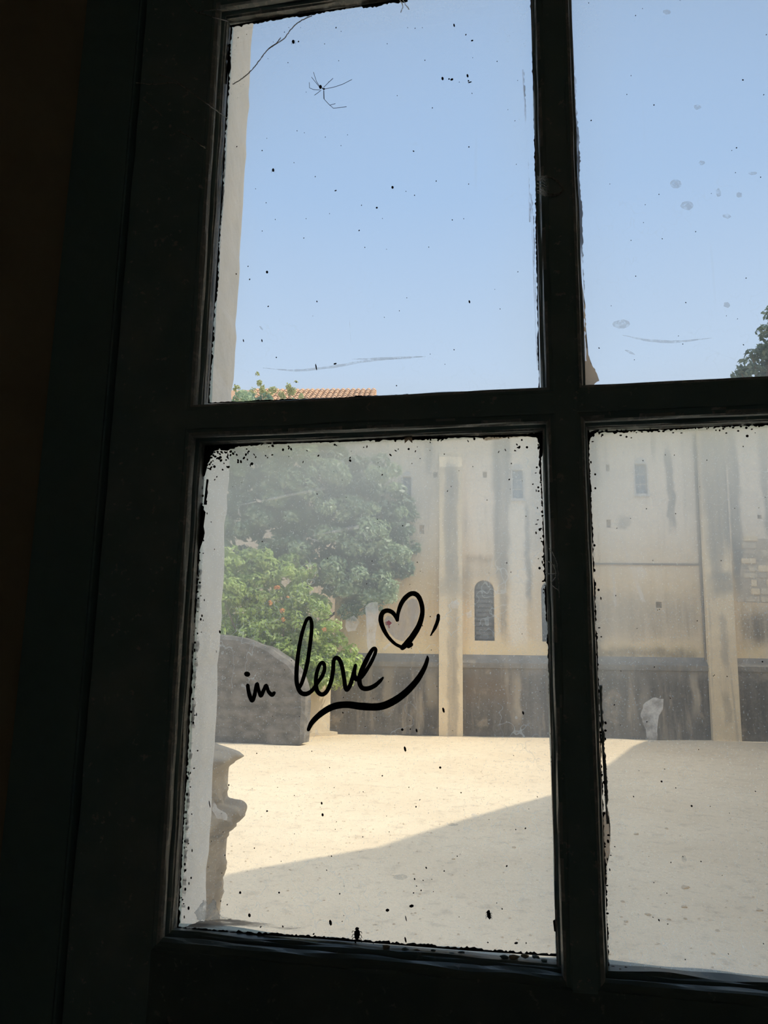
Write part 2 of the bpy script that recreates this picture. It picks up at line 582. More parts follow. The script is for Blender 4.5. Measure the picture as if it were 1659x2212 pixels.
def lighten_mouldings(o):
    """paler coat on the mouldings: their highlight put into the colour, plus worn streaks"""
    o.data.materials.append(M['paint_lit_worn'])
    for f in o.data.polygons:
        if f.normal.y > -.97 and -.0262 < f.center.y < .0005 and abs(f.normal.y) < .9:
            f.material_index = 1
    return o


def wchild(o, parent=win):
    o.parent = parent
    o.matrix_parent_inverse = parent.matrix_world.inverted() if parent is not win else Matrix.Translation((-.35, .02, -(ZB - .16)))
    return o


PR = [(.0, -.0), (.0, -.010), (-.0012, -.0112), (-.0012, -.0128), (-.0050, -.0135), (-.0050, -.0150), (-.0036, -.0160), (-.0031, -.0185), (-.0034, -.0215),
      (-.0044, -.0238), (-.0070, -.0252), (-.0098, -.0258), (-.0100, -.0274), (-.0112, -.0275)]
# PR: moulding from the glass edge (u = 0) back to the flat face, u negative away from the pane


def bar_profile(u0, u1):
    lo = [(u0 - u, y) for u, y in PR]            # pane lies below u0
    hi = [(u1 + u, y) for u, y in PR][::-1]
    back = [(u1, .010), (u1 - .012, .030), (u0 + .012, .030), (u0, .010)]
    return lo + hi + back


def rail_profile(u_glass, sign, u_far, back=.012):
    """sign +1: pane lies at larger u"""
    p = [(u_glass + sign * u, y) for u, y in PR]
    return p + [(u_far, -.0275), (u_far, back), (u_glass - sign * .002, back)]


ZT_R, ZB_R = Z3 + .10, Z0 - .085
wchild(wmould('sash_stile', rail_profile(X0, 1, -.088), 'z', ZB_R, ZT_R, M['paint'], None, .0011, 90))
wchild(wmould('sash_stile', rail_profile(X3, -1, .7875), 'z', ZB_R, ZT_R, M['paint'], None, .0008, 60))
wchild(extrude_profile('bottom_rail', rail_profile(Z0, 1, ZB_R), 'x', X0 - .010, X3 + .010, M['paint_rail'], None, .0020, 120))
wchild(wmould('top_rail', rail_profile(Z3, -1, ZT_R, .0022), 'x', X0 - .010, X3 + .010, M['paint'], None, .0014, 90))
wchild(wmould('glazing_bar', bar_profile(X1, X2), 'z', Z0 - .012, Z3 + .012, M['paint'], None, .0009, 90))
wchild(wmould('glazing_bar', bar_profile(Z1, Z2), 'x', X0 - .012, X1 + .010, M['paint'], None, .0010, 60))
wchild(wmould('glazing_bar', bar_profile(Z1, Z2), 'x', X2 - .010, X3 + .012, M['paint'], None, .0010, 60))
wchild(box('frame_jamb', (FX0, -.036, FZ0), (-.0905, .011, FZ1), M['paint_flat'], None, .002))
wchild(box('frame_jamb', (.790, -.036, FZ0), (FX1, .011, FZ1), M['paint_flat'], None, .002))
wchild(box('frame_sill', (-.0905, -.036, FZ0), (.790, .011, ZB_R - .0025), M['paint_flat'], None, .002))
wchild(box('frame_head', (-.0905, -.036, ZT_R + .0025), (.790, .011, FZ1), M['paint_flat'], None, .002))

panes = {}
for key, (xa, xb, za, zb), film in (
        ('A', (X0, X1, Z2, Z3), dict(base=.05, top=.12, edge=.12, noise_amt=.06, speck=.05)),
        ('B', (X2, X3, Z2, Z3), dict(base=.08, top=.10, edge=.10, noise_amt=.06, speck=.05)),
        ('C', (X0, X1, Z0, Z1), dict(base=.10, top=.52, edge=.10, noise_amt=.16, speck=.28)),
        ('D', (X2, X3, Z0, Z1), dict(base=.11, top=.50, edge=.16, noise_amt=.12, speck=.24))):
    g = wchild(box('pane', (xa - .004, -.0015, za - .004), (xb + .004, .0015, zb + .004), M['glass']))
    panes[key] = g
    fm = film_mat('pane_dust', z0=za, z1=zb, x0=xa, x1=xb, **film)
    f = mesh('dust_film', [(xa - .003, .0019, za - .003), (xb + .003, .0019, za - .003), (xb + .003, .0019, zb + .003), (xa - .003, .0019, zb + .003)],
             [(0, 1, 2, 3)], fm)
    f.parent = g


def plate(name, poly_px, Y, thick, mat, parent, jit=0.0, step=6.0, seed=0):
    """thin irregular flake or smear on the glass, outline measured on the photograph"""
    r = random.Random(seed + len(poly_px))
    out = []
    n = len(poly_px)
    for i in range(n):
        a, b = poly_px[i], poly_px[(i + 1) % n]
        L = math.hypot(b[0] - a[0], b[1] - a[1])
        k = max(1, int(L / step))
        for j in range(k):
            t = j / k
            out.append((a[0] + (b[0] - a[0]) * t + r.uniform(-jit, jit), a[1] + (b[1] - a[1]) * t + r.uniform(-jit, jit)))
    P = [at(px, py, Y) for px, py in out]
    bm = bmesh.new()
    vs_ = [bm.verts.new((p.x, Y, p.z)) for p in P]
    try:
        f = bm.faces.new(vs_)
    except ValueError:
        bm.free(); return None
    bmesh.ops.triangulate(bm, faces=[f], ngon_method='EAR_CLIP')
    if thick:
        ge = bmesh.ops.extrude_face_region(bm, geom=bm.faces[:])
        for v in ge['geom']:
            if isinstance(v, bmesh.types.BMVert): v.co.y -= thick
        bmesh.ops.recalc_face_normals(bm, faces=bm.faces)
    me = bpy.data.meshes.new(name); bm.to_mesh(me); bm.free()
    o = link_mesh(name, me, mat)
    o.parent = parent
    return o


def specks(name, px_list, Y, mat, parent, thick=.0004):
    """many tiny flat dots joined: (px, py, rx, ry, angle)"""
    verts, faces = [], []
    for px, py, rx, ry, an in px_list:
        c = at(px, py, Y)
        s = 1 / 2380
        k0 = len(verts)
        n = 6
        for lay in (0, 1):
            for k in range(n):
                a = 2 * math.pi * k / n + .3
                u, w = rx * s * math.cos(a), ry * s * math.sin(a)
                verts.append((c.x + u * math.cos(an) - w * math.sin(an), Y - lay * thick, c.z + u * math.sin(an) + w * math.cos(an)))
        faces.append(tuple(range(k0, k0 + n))); faces.append(tuple(range(k0 + n, k0 + 2 * n)))
        faces += [(k0 + k, k0 + (k + 1) % n, k0 + n + (k + 1) % n, k0 + n + k) for k in range(n)]
    o = mesh(name, verts, faces, mat)
    o.parent = parent
    o['kind'] = 'stuff'
    return o


GI = -.0017     # inner glass face
# scattered fly dirt, heavier towards edges
PB = {'A': (500, 1150, 60, 835), 'B': (1262, 1700, -20, 810), 'C': (445, 1180, 965, 2040), 'D': (1310, 1700, 935, 2090)}
for key, n in (('A', 80), ('B', 40), ('C', 160), ('D', 60)):
    x0, x1, y0, y1 = PB[key]
    L = []
    for i in range(n):
        u, v = random.random(), random.random()
        if random.random() < .25: v = v ** 3 if random.random() < .6 else 1 - v ** 3
        r = random.choice((.7, .8, .9, 1.0, 1.2, 1.5))
        px = x0 + (x1 - x0) * u
        if key in 'AC': px = max(px, 500 - .058 * ((y0 + (y1 - y0) * v) - 60) + 10)
        L.append((px, y0 + (y1 - y0) * v, r, r * random.uniform(.9, 1.6), random.uniform(-1, 1)))
    if key == 'A':
        for px, py, rx, ry in ((981, 55, 2, 5), (1020, 88, 3, 2), (956, 170, 3, 5), (970, 171, 2, 2), (976, 172, 4, 3), (1010, 164, 2.5, 5),
                               (1015, 178, 5, 1.5), (1012, 175, 2, 2), (577, 588, 3, 4), (683, 793, 1.5, 9), (724, 786, 4, 2), (526, 736, 1.3, 4),
                               (566, 736, 1.5, 4), (848, 405, 3, 4), (590, 368, 2.6, 5), (633, 90, 3, 5), (814, 449, 2.5, 2.5), (725, 412, 3, 1.5),
                               (1014, 652, 2, 4), (645, 90, 2, 2)):
            L.append((px, py, rx, ry, .2))
    if key == 'C':
        for px, py, rx, ry in ((875, 1618, 2.5, 6), (951, 1658, 2.5, 2.5), (958, 1534, 2.5, 6), (869, 1576, 3, 3), (900, 1578, 2, 4), (1130, 1540, 2, 4),
                               (714, 1993, 3, 6), (539, 1977, 3, 4), (889, 1957, 5, 3), (837, 1966, 4, 3), (877, 1984, 1, 6), (1056, 1976, 4, 9),
                               (876, 2030, 1.8, 6), (603, 1928, 2, 2), (519, 1928, 2.5, 3), (1115, 2037, 4, 2), (695, 1735, 2, 3),
                               (697, 1760, 2.5, 3.5), (577, 1752, 2, 2), (453, 1737, 1, 8), (475, 1365, 2, 4), (768, 2035, 1.6, 5)):
            L.append((px, py, rx, ry, .25))
        for i in range(70):        # grime crust under the bar and in the corner
            px = random.uniform(445, 1160); L.append((px, 962 - .033 * (px - 445) + random.random() ** 2 * 45, random.uniform(1, 3), random.uniform(1, 4), random.uniform(-1, 1)))
        for i in range(60):
            a = random.random() ** 1.6; L.append((450 + 110 * a + random.uniform(-6, 6), 975 + random.random() ** 2 * 40, random.uniform(1.2, 4), random.uniform(1.2, 4), random.uniform(-1, 1)))
        for i in range(70):
            py = random.uniform(1000, 1990); L.append((438 - .053 * (py - 1000) + random.random() ** 3 * 22 + 4, py, random.uniform(1, 2.6), random.uniform(1, 4), .1))
        for i in range(60):
            py = random.uniform(945, 1300); L.append((1166 + .036 * (py - 945) - random.random() ** 3 * 16, py, random.uniform(1, 3), random.uniform(1, 4), .1))
    if key == 'D':
        for px, py, rx, ry in ((1614, 942, 3, 3), (1429, 1688, 2, 2), (1494, 1741, 2, 2)):
            L.append((px, py, rx, ry, .2))
        for i in range(50):
            px = random.uniform(1275, 1659); L.append((px, 932 - .033 * (px - 1275) + random.random() ** 3 * 18, random.uniform(1, 3), random.uniform(1, 3), 0))
        for i in range(60):
            py = random.uniform(935, 2000); L.append((1270 + .04 * (py - 935) + random.random() ** 3 * 14, py, random.uniform(1, 3), random.uniform(1, 4), .1))
    specks('fly_specks', L, GI, M['speck'], panes[key])

for i, (px, py, rx, ry) in enumerate(((1484, 444, 14, 10), (1460, 397, 12, 10), (1507, 231, 8, 6), (1552, 416, 6, 10), (1597, 421, 6, 6), (1516, 352, 6, 5),
                                      (1626, 374, 10, 4), (1570, 658, 7, 7), (1342, 700, 20, 10), (1570, 467, 9, 5), (1440, 26, 8, 5))):
    plate('dust_spot', [(px + rx * math.cos(a), py + ry * math.sin(a)) for a in np.linspace(0, 6.28, 11)[:-1]], GI, 0, M['dustspot'], panes['B'], 1.2, 8, i)

YO = .0026       # outer glass face, outside the dust film
# pale smears and scraped marks on the lower panes
for i, (px, py, rx, ry) in enumerate(((865, 1895, 16, 6), (978, 1781, 12, 3))):
    plate('dust_spot', [(px + rx * math.cos(a), py + ry * math.sin(a)) for a in np.linspace(0, 6.28, 11)[:-1]], GI, 0, M['dustspot'], panes['C'], 1.2, 6, i)
plate('dust_spot', [(1472, 1850), (1480, 1847), (1484, 1858), (1479, 1867), (1473, 1860)], GI, 0, M['dustspot'], panes['D'], .6, 6, 3)
plate('smear', [(788, 1312), (800, 1300), (815, 1302), (818, 1340), (810, 1370), (812, 1410), (800, 1424), (793, 1390), (796, 1350)], YO, 0, M['smear'], panes['C'], 2, 8, 1)
plate('smear', [(748, 1338), (765, 1330), (776, 1345), (768, 1362), (752, 1366), (746, 1352)], YO, 0, M['smear'], panes['C'], 1.5, 8, 2)
plate('smear', [(1384, 1540), (1396, 1515), (1410, 1506), (1436, 1508), (1430, 1535), (1418, 1560), (1420, 1600), (1400, 1604), (1392, 1575)], YO, 0, M['smear'], panes['D'], 3, 8, 3)
plate('smear', [(1371, 1230), (1384, 1224), (1396, 1236), (1392, 1252), (1380, 1256)], YO, 0, M['smear'], panes['D'], 1.5, 6, 4)
plate('smear', [(825, 1402), (842, 1388), (845, 1393), (829, 1406)], YO, 0, M['smear'], panes['C'], .6, 6, 5)
plate('smear', [(975, 1300), (988, 1296), (994, 1306), (984, 1316), (974, 1310)], YO, 0, M['smear'], panes['C'], 1, 6, 6)
plate('smear', [(1008, 1324), (1018, 1318), (1020, 1332), (1010, 1336)], YO, 0, M['smear'], panes['C'], 1, 6, 7)
plate('smear', [(458, 1722), (470, 1745), (492, 1760), (490, 1772), (468, 1768), (458, 1750)], YO, 0, M['smear'], panes['C'], 1, 6, 8)
for i, (p0, p1, w) in enumerate((((512, 1092), (705, 1054), 3.5), ((515, 1092), (516, 1112), 2), ((672, 1158), (775, 1138), 4), ((1335, 1140), (1390, 1300), 4),
                                 ((1318, 1150), (1330, 1310), 2), ((655, 1160), (690, 1170), 2), ((960, 1088), (990, 1085), 2))):
    dx, dy = p1[0] - p0[0], p1[1] - p0[1]
    L = math.hypot(dx, dy); nx, ny = -dy / L * w, dx / L * w
    plate('scrape_mark', [(p0[0] - nx * .3, p0[1] - ny * .3), (p1[0] - nx, p1[1] - ny), (p1[0] + nx, p1[1] + ny), (p0[0] + nx * .3, p0[1] + ny * .3)],
          YO, 0, M['smear'], panes['C' if p0[0] < 1200 else 'D'], .7, 8, i)
for i, pts in enumerate(([(568, 795), (640, 800), (720, 792), (800, 779), (915, 770)], [(760, 776), (850, 774), (920, 770)],
                         [(1345, 724), (1400, 735), (1460, 738), (1540, 730)], [(560, 705), (568, 712)], [(1350, 756), (1372, 766)], [(755, 690), (758, 740)])):
    sp = spline(pts, 6)
    w = 2.6
    plate('scrape_mark', [(x, y - w * math.sin(3.14 * k / (len(sp) - 1)) - .4) for k, (x, y) in enumerate(sp)] +
          [(x, y + w * math.sin(3.14 * k / (len(sp) - 1)) + .4) for k, (x, y) in list(enumerate(sp))[::-1]], GI, 0, M['dustspot'], panes['A' if pts[0][0] < 1200 else 'B'], .5, 9, i)


def ragged(name, path, w0, w1, mat, pane, side=1, jit=2.0, thick=.0008, seed=0, Y=GI, step=4.0):
    """strip that starts on a px path along a bar and reaches w px onto the glass with a ragged edge"""
    r = random.Random(seed)
    sp = []
    for (a, b) in zip(path[:-1], path[1:]):
        L = math.hypot(b[0] - a[0], b[1] - a[1]); k = max(1, int(L / step))
        for j in range(k): sp.append((a[0] + (b[0] - a[0]) * j / k, a[1] + (b[1] - a[1]) * j / k))
    sp.append(path[-1])
    N = len(sp)
    inner = []
    wv = r.uniform(w0, w1)
    for i, (x, y) in enumerate(sp):
        a, b = sp[max(0, i - 1)], sp[min(N - 1, i + 1)]
        dx, dy = b[0] - a[0], b[1] - a[1]; L = math.hypot(dx, dy) or 1
        if r.random() < .35: wv += (r.uniform(w0, w1) - wv) * .6
        w = max(.2, wv + r.uniform(-jit, jit) * .5)
        inner.append((x - dy / L * w * side, y + dx / L * w * side))
    P = [at(x, y, Y) for x, y in sp]; Q = [at(x, y, Y) for x, y in inner]
    verts = [(p.x, Y, p.z) for p in P] + [(q.x, Y, q.z) for q in Q] + [(p.x, Y - thick, p.z) for p in P] + [(q.x, Y - thick, q.z) for q in Q]
    faces = []
    for i in range(N - 1):
        faces += [(i, i + 1, N + i + 1, N + i), (2 * N + i, 2 * N + i + 1, 3 * N + i + 1, 3 * N + i), (N + i, N + i + 1, 3 * N + i + 1, 3 * N + i)]
    o = mesh(name, verts, faces, mat)
    o.parent = pane
    return o


# overpainted, chipped edges.  side=+1 lies to the right-hand side of travel seen on the photograph's page (y down)
ragged('paint_edge', [(497, 56), (600, 38), (700, 24), (880, -2)], 1, 8, M['black_paint'], panes['A'], 1, 3, seed=1)
ragged('paint_edge', [(1149, -10), (1158, 400), (1166, 842)], 0, 4, M['black_paint'], panes['A'], 1, 2, seed=2)
ragged('paint_edge', [(1166, 842), (800, 858), (450, 872)], 1, 4, M['black_paint'], panes['A'], 1, 2, seed=3)
ragged('paint_edge', [(450, 872), (475, 480), (499, 56)], 0, 5, M['black_paint'], panes['A'], 1, 3, seed=4)
ragged('paint_edge', [(1262, 836), (1245, 400), (1230, -10)], 0, 3, M['black_paint'], panes['B'], 1, 2, seed=5)
ragged('paint_edge', [(1662, 818), (1262, 836)], 1, 3, M['black_paint'], panes['B'], 1, 2, seed=6)
ragged('paint_edge', [(438, 962), (700, 950), (1000, 942), (1172, 936)], 1, 7, M['black_paint'], panes['C'], 1, 4, seed=7)
ragged('paint_edge', [(1166, 936), (1186, 1400), (1209, 2066)], 0, 5, M['black_paint'], panes['C'], 1, 3, seed=8)
ragged('paint_edge', [(1210, 2066), (1000, 2052), (700, 2028), (385, 2008)], 2, 8, M['black_paint'], panes['C'], 1, 4, seed=9)
ragged('paint_edge', [(383, 2008), (412, 1480), (440, 955)], 0, 5, M['black_paint'], panes['C'], 1, 3, seed=10)
ragged('paint_edge', [(1266, 934), (1400, 928), (1662, 915)], 1, 6, M['black_paint'], panes['D'], 1, 4, seed=11)
ragged('paint_edge', [(1314, 2092), (1292, 1500), (1269, 930)], 0, 4, M['black_paint'], panes['D'], 1, 3, seed=12)
ragged('paint_edge', [(1664, 2126), (1480, 2106), (1310, 2090)], 2, 7, M['black_paint'], panes['D'], 1, 4, seed=13)
plate('paint_blob', [(436, 950), (570, 948), (585, 957), (520, 964), (495, 972), (470, 970), (455, 984), (447, 1010), (441, 1030), (432, 1045)], GI, .001, M['black_paint'], panes['C'], 3, 5, 20)
plate('paint_blob', [(426, 1090), (441, 1092), (442, 1112), (437, 1132), (443, 1150), (434, 1176), (430, 1210), (420, 1230)], GI, .001, M['black_paint'], panes['C'], 2.5, 5, 21)
plate('paint_blob', [(1262, 940), (1296, 926), (1280, 940), (1272, 956), (1268, 975)], GI, .001, M['black_paint'], panes['D'], 2.5, 5, 22)
plate('paint_blob', [(1174, 930), (1140, 940), (1158, 944), (1166, 960), (1170, 990)], GI, .001, M['black_paint'], panes['C'], 2.5, 5, 23)
plate('paint_blob', [(1196, 1990), (1202, 1985), (1206, 2020), (1198, 2010)], GI, .001, M['black_paint'], panes['C'], 2, 4, 24)
plate('paint_blob', [(420, 1970), (440, 1945), (452, 1952), (462, 1940), (470, 1960), (478, 1980), (500, 1985), (430, 1988)], GI, .001, M['dustspot'], panes['C'], 2.5, 4, 25)
# pale putty and dragged paint outside the glass
YO = .0026
ragged('putty_line', [(1128, 150), (1134, 300), (1143, 480)], 2, 7, M['streak'], panes['A'], -1, 2, 0, 30, YO)
ragged('putty_line', [(1146, 420), (1152, 600), (1159, 800)], 2, 8, M['streak'], panes['A'], -1, 2, 0, 31, YO)
ragged('putty_line', [(1236, 120), (1250, 420), (1262, 780)], 2, 8, M['streak'], panes['B'], -1, 2, 0, 32, YO)
plate('putty_lump', [(1255, 600), (1264, 660), (1268, 750), (1276, 785), (1290, 806), (1294, 822), (1282, 833), (1256, 836)], YO, 0, M['putty_brown'], panes['B'], 1.2, 5, 33)
ragged('putty_line', [(1294, 1480), (1300, 1620), (1310, 1780)], 3, 9, M['putty'], panes['D'], -1, 2, 0, 34, YO)
plate('putty_lump', [(1300, 1755), (1314, 1752), (1318, 1790), (1317, 1840), (1311, 1870), (1310, 1910), (1302, 1910)], YO, 0, M['putty_brown'], panes['D'], 1.2, 5, 35)
ragged('putty_line', [(1270, 980), (1282, 1250), (1294, 1480)], 1, 6, M['streak'], panes['D'], -1, 2, 0, 36, YO)
ragged('putty_line', [(590, 956), (800, 948), (1150, 938)], 2, 5, M['putty'], panes['C'], 1, 2, 0, 37, GI - .0012)
plate('putty_lump', [(1036, 944), (1080, 938), (1150, 934), (1146, 942), (1090, 948), (1050, 952)], YO, 0, M['putty_brown'], panes['C'], 1.2, 5, 38)
ragged('putty_line', [(446, 1035), (440, 1090)], 4, 9, M['putty'], panes['C'], -1, 2, 0, 39, GI - .0014)
ragged('putty_line', [(428, 1230), (416, 1500), (405, 1700), (392, 1960)], 3, 12, M['swipe'], panes['C'], -1, 2, 0, 40, YO)
ragged('putty_line', [(488, 230), (480, 400), (462, 720), (452, 860)], 1, 6, M['streak'], panes['A'], -1, 2, 0, 41, YO)
ragged('putty_line', [(499, 95), (490, 182)], 3, 8, M['putty'], panes['A'], 1, 1, 0, 42, GI - .0014)
plate('putty_lump', [(400, 2002), (430, 1990), (480, 1984), (560, 1992), (650, 2004), (590, 2010), (500, 2006), (440, 2012)], GI - .0004, .001, M['swipe'], panes['C'], 1.5, 5, 43)
ragged('putty_line', [(570, 2018), (690, 2028), (760, 2034)], 2, 5, M['putty'], panes['C'], -1, 2, 0, 44, GI - .002)
plate('nail_clip', [(873, 930), (890, 926), (891, 957), (882, 950), (875, 957)], -.004, .001, M['putty_brown'], panes['C'], .6, 8, 45)

# dirt crust lying on the bottom rail's moulding
for k in range(46):
    px = random.uniform(390, 1640)
    yb = np.interp(px, (385, 800, 1208, 1312, 1659), (2010, 2040, 2068, 2094, 2130))
    p = at(px, yb + random.uniform(2, 14), -.006)
    o = blob('dirt_crumb', p, random.uniform(.0012, .0032), M['paint'] if k % 3 else M['clod'], None, (1.5, .8, .7), .8, k, 1)
    wchild(o)

# ------------------------------------------------------------------ marker writing on the lower pane
GY = -.0021


def crop(u, v):
    return (480 + u / 3.19, 1240 + v / 3.19)


def stroke(name, pts, width, parent, mat=None, per=7):
    sp = spline([crop(*p[:2]) for p in pts], per)
    ws = width if hasattr(width, '__len__') else [width] * len(pts)
    wv = np.interp(np.linspace(0, len(pts) - 1, len(sp)), range(len(pts)), ws)
    P = [at(x, y, GY) for x, y in sp]
    r = [w / 3.19 / 2380 / 2 * (1 + .05 * noise.noise(Vector((i * .4, w, 0)))) for i, w in enumerate(wv)]
    o = tube(name, [p - base for p in P], r, mat or M['marker'], parent, 10, .12)
    return o


base = at(*crop(600, 800), GY)
wr = tag(empty('marker_writing', base), 'black marker words in love with underline, handwritten on lower window pane', 'writing')
dot = [(172 + 1 * k, 690) for k in (-2, 0, 2)]
stroke('letter_dot', [(166, 688), (172, 690), (177, 691)], 36, wr)
stroke('letter_stroke', [(176, 768), (180, 800), (190, 840), (206, 872), (222, 838), (231, 790), (240, 756), (250, 795), (266, 838), (286, 800), (303, 768), (318, 808), (342, 832), (358, 820)],
       [28, 28, 32, 30, 30, 28, 26, 26, 30, 28, 26, 26, 30, 26], wr)
stroke('letter_stroke', [(527, 790), (552, 740), (585, 620), (606, 480), (617, 370), (612, 318), (597, 304), (575, 330), (545, 430), (522, 560), (512, 680), (516, 760), (540, 815), (580, 826),
                         (622, 800), (655, 752), (690, 700), (706, 650), (696, 612), (674, 622), (652, 680), (645, 750), (656, 808), (688, 830), (722, 806), (750, 740), (764, 660), (768, 600),
                         (786, 576), (808, 592), (826, 640), (840, 720), (848, 780), (862, 796), (884, 760), (904, 690), (918, 630)],
       [26, 28, 30, 28, 28, 26, 26, 26, 28, 30, 32, 32, 32, 32, 28, 28, 28, 26, 26, 26, 28, 30, 32, 30, 30, 30, 30, 28, 28, 30, 30, 30, 30, 30, 30, 30, 24], wr)
stroke('letter_stroke', [(918, 630), (908, 690), (924, 722), (960, 705), (1005, 645), (1040, 580), (1058, 530), (1050, 512), (1030, 528), (990, 600), (955, 680), (945, 740), (962, 782), (1000, 790), (1050, 770), (1090, 735), (1108, 714)],
       [24, 34, 36, 34, 26, 26, 24, 24, 28, 34, 34, 34, 32, 32, 30, 24, 14], wr)
stroke('underline', [(594, 1072), (622, 1018), (690, 955), (770, 912), (860, 900), (960, 912), (1080, 914), (1170, 882), (1260, 820), (1340, 735), (1392, 650), (1413, 590), (1414, 566)],
       [26, 36, 42, 46, 46, 50, 50, 50, 46, 40, 32, 26, 10], wr)
hb = at(*crop(1240, 500), GY)
base = hb
ht = tag(empty('heart_drawing', hb), 'black marker heart outline with small accent stroke, drawn on lower window pane', 'drawing')
stroke('heart_outline', [(1240, 506), (1190, 480), (1140, 428), (1106, 365), (1093, 310), (1106, 266), (1138, 252), (1172, 264), (1196, 294), (1208, 322), (1212, 270), (1234, 204), (1268, 158), (1308, 134),
                         (1346, 148), (1372, 200), (1379, 268), (1358, 350), (1318, 420), (1280, 470), (1242, 508)],
       [24, 22, 26, 32, 36, 34, 32, 30, 28, 18, 26, 32, 34, 34, 34, 32, 32, 38, 42, 44, 36], ht)
stroke('heart_blot', [(1282, 500), (1300, 490), (1304, 484)], 26, ht)
stroke('accent_stroke', [(1489, 285), (1486, 318), (1466, 370), (1436, 424)], [24, 26, 24, 8], ht)
hf = [(1115, 320), (1140, 285), (1180, 300), (1205, 345), (1225, 260), (1260, 190), (1310, 165), (1345, 180), (1360, 250), (1345, 330), (1300, 410), (1250, 465), (1195, 450), (1140, 390)]
plate('heart_fill', [crop(*p) for p in hf], -.0016, 0, M['heart_fill'], None, .8, 6, 5)
fillo = bpy.data.objects['heart_fill']; fillo.parent = ht; fillo.matrix_parent_inverse = Matrix.Translation(-hb)
for k, pl in enumerate(([(1118, 330), (1150, 318), (1168, 340), (1150, 358), (1125, 352)], [(1140, 362), (1160, 360), (1150, 374)])):
    po = plate('pink_stain', [crop(*p) for p in pl], -.0018, 0, M['pink'], None, .8, 3, k)
    if po: po.parent = ht; po.matrix_parent_inverse = Matrix.Translation(-hb)

# ------------------------------------------------------------------ spider, flies, cobwebs


def crop7(u, v): return (380 + u / 3.19, v / 3.19)


sb = at(*crop7(1005, 605), -.012)
sp_ = tag(empty('spider', sb), 'thin long-legged dark spider hanging before upper window pane', 'spider')
blob('abdomen', at(*crop7(996, 599), -.012) - sb, .0019, M['spider'], sp_, (.85, .8, 1.15), .15, 1, 2)
blob('head', at(*crop7(1020, 613), -.012) - sb, .0011, M['spider'], sp_, (1.2, .8, .75), .1, 2, 2)
blob('waist', at(*crop7(1010, 608), -.012) - sb, .0007, M['spider'], sp_, (1.3, .8, .8), .1, 3, 1)
for lg in ([(1018, 622), (1019, 680), (1050, 715), (1085, 746), (1130, 741), (1175, 735)], [(1030, 612), (1090, 600), (1150, 580), (1212, 548)],
           [(1018, 602), (1050, 570), (1082, 540)], [(988, 598), (965, 570), (935, 532)], [(990, 594), (968, 560), (948, 498)],
           [(992, 620), (950, 618), (921, 606), (919, 568)], [(1000, 622), (978, 640), (955, 656)], [(1020, 625), (1022, 684), (1060, 725), (1098, 714)]):
    tube('leg', [at(u, v, -.012) - sb for u, v in [crop7(*p) for p in lg]], .00026, M['spider'], sp_, 5)


def fly(px, py, size, label, seed):
    c = at(px, py, -.0034)
    t = tag(empty('dead_fly', c), label, 'fly')
    k = size / 2380
    blob('body', (0, 0, 0), k * .5, M['speck'], t, (.7, .4, 1.25), .5, seed, 2)
    blob('head', (0, 0, k * .66), k * .26, M['speck'], t, (1, .6, .8), .3, seed + 1, 1)
    for s in (-1, 1):
        for j in range(3):
            tube('leg', [(s * k * .25, 0, k * (.3 - .3 * j)), (s * k * .5, -.0002, k * (.40 - .40 * j)), (s * k * .6, 0, k * (.2 - .5 * j))], k * .04, M['speck'], t, 4)
    return t


fly(771, 2019, 17, 'squashed black fly stuck low on glass above bottom window rail', 1)
fly(634, 91, 8, 'tiny black fly on upper pane beside dusty diagonal cobweb', 5)
fly(590, 368, 7, 'tiny black fly alone on clear upper pane against blue sky', 8)
fly(1056, 1976, 10, 'small dark fly on lower pane beside mullion, above bottom rail', 11)


def web(label, strands, mat, Y, rad, wob=1.5):
    c = at(*strands[0][0], Y)
    t = tag(empty('cobweb', c), label, 'cobweb')
    for i, st in enumerate(strands):
        sp = spline(st, 8)
        P = [at(x + wob * noise.noise(Vector((k * .7, i, 0))), y + wob * noise.noise(Vector((k * .7, i, 5))), Y) - c for k, (x, y) in enumerate(sp)]
        tube('strand', P, [rad * (1 + .5 * noise.noise(Vector((k * .9, i, 9)))) for k in range(len(P))], mat, t, 5)
    return t


web('thick dusty cobweb thread slanting across corner of upper pane',
    [[crop7(*p) for p in ((393, 580), (450, 545), (520, 485), (580, 410), (640, 335), (740, 270), (790, 205), (850, 150), (935, 108))],
     [crop7(*p) for p in ((640, 335), (690, 300), (720, 262))]], M['web'], -.006, .00055)
web('faint grey cobweb strung over dark left stile of window', [[(285, 178), (330, 182), (380, 180), (420, 205), (455, 230), (492, 256)], [(340, 160), (375, 172), (410, 196)],
     [(385, 282), (412, 298), (443, 320)], [(310, 215), (330, 232), (350, 250)]], M['web_faint'], -.032, .0005)
web('small oval cobweb patch stuck on mullion between upper panes',
    [[(1160 + 3 * k, 385 + 2 * k), (1180 + 2 * k, 380 + k), (1205, 390 + k), (1216, 408), (1205, 422 - k), (1180, 424 - 2 * k), (1162 + 2 * k, 416 - 3 * k)] for k in range(5)]
    + [[(1160, 380 + 8 * k), (1175, 388 + 6 * k), (1185, 400 + 4 * k)] for k in range(5)], M['web_faint'], -.030, .00035, 3)
web('wispy cobweb clinging to mullion beside lower pane', [[(1180, 1210), (1195, 1222), (1200, 1245), (1190, 1260), (1205, 1275)], [(1178, 1238), (1190, 1240), (1205, 1238)],
     [(1186, 1185), (1196, 1200), (1204, 1225), (1208, 1290)]], M['web_faint'], -.030, .0004, 3)
web('cobweb threads in dark corner under top window rail', [[(400, -4), (418, 22), (445, 32), (492, 46)], [(425, 28), (450, 22), (480, 20)], [(860, -6), (870, 12), (866, 26)], [(868, -6), (876, 10), (884, 20)]],
    M['web_faint'], -.028, .0005, 2)

# ------------------------------------------------------------------ courtyard ground


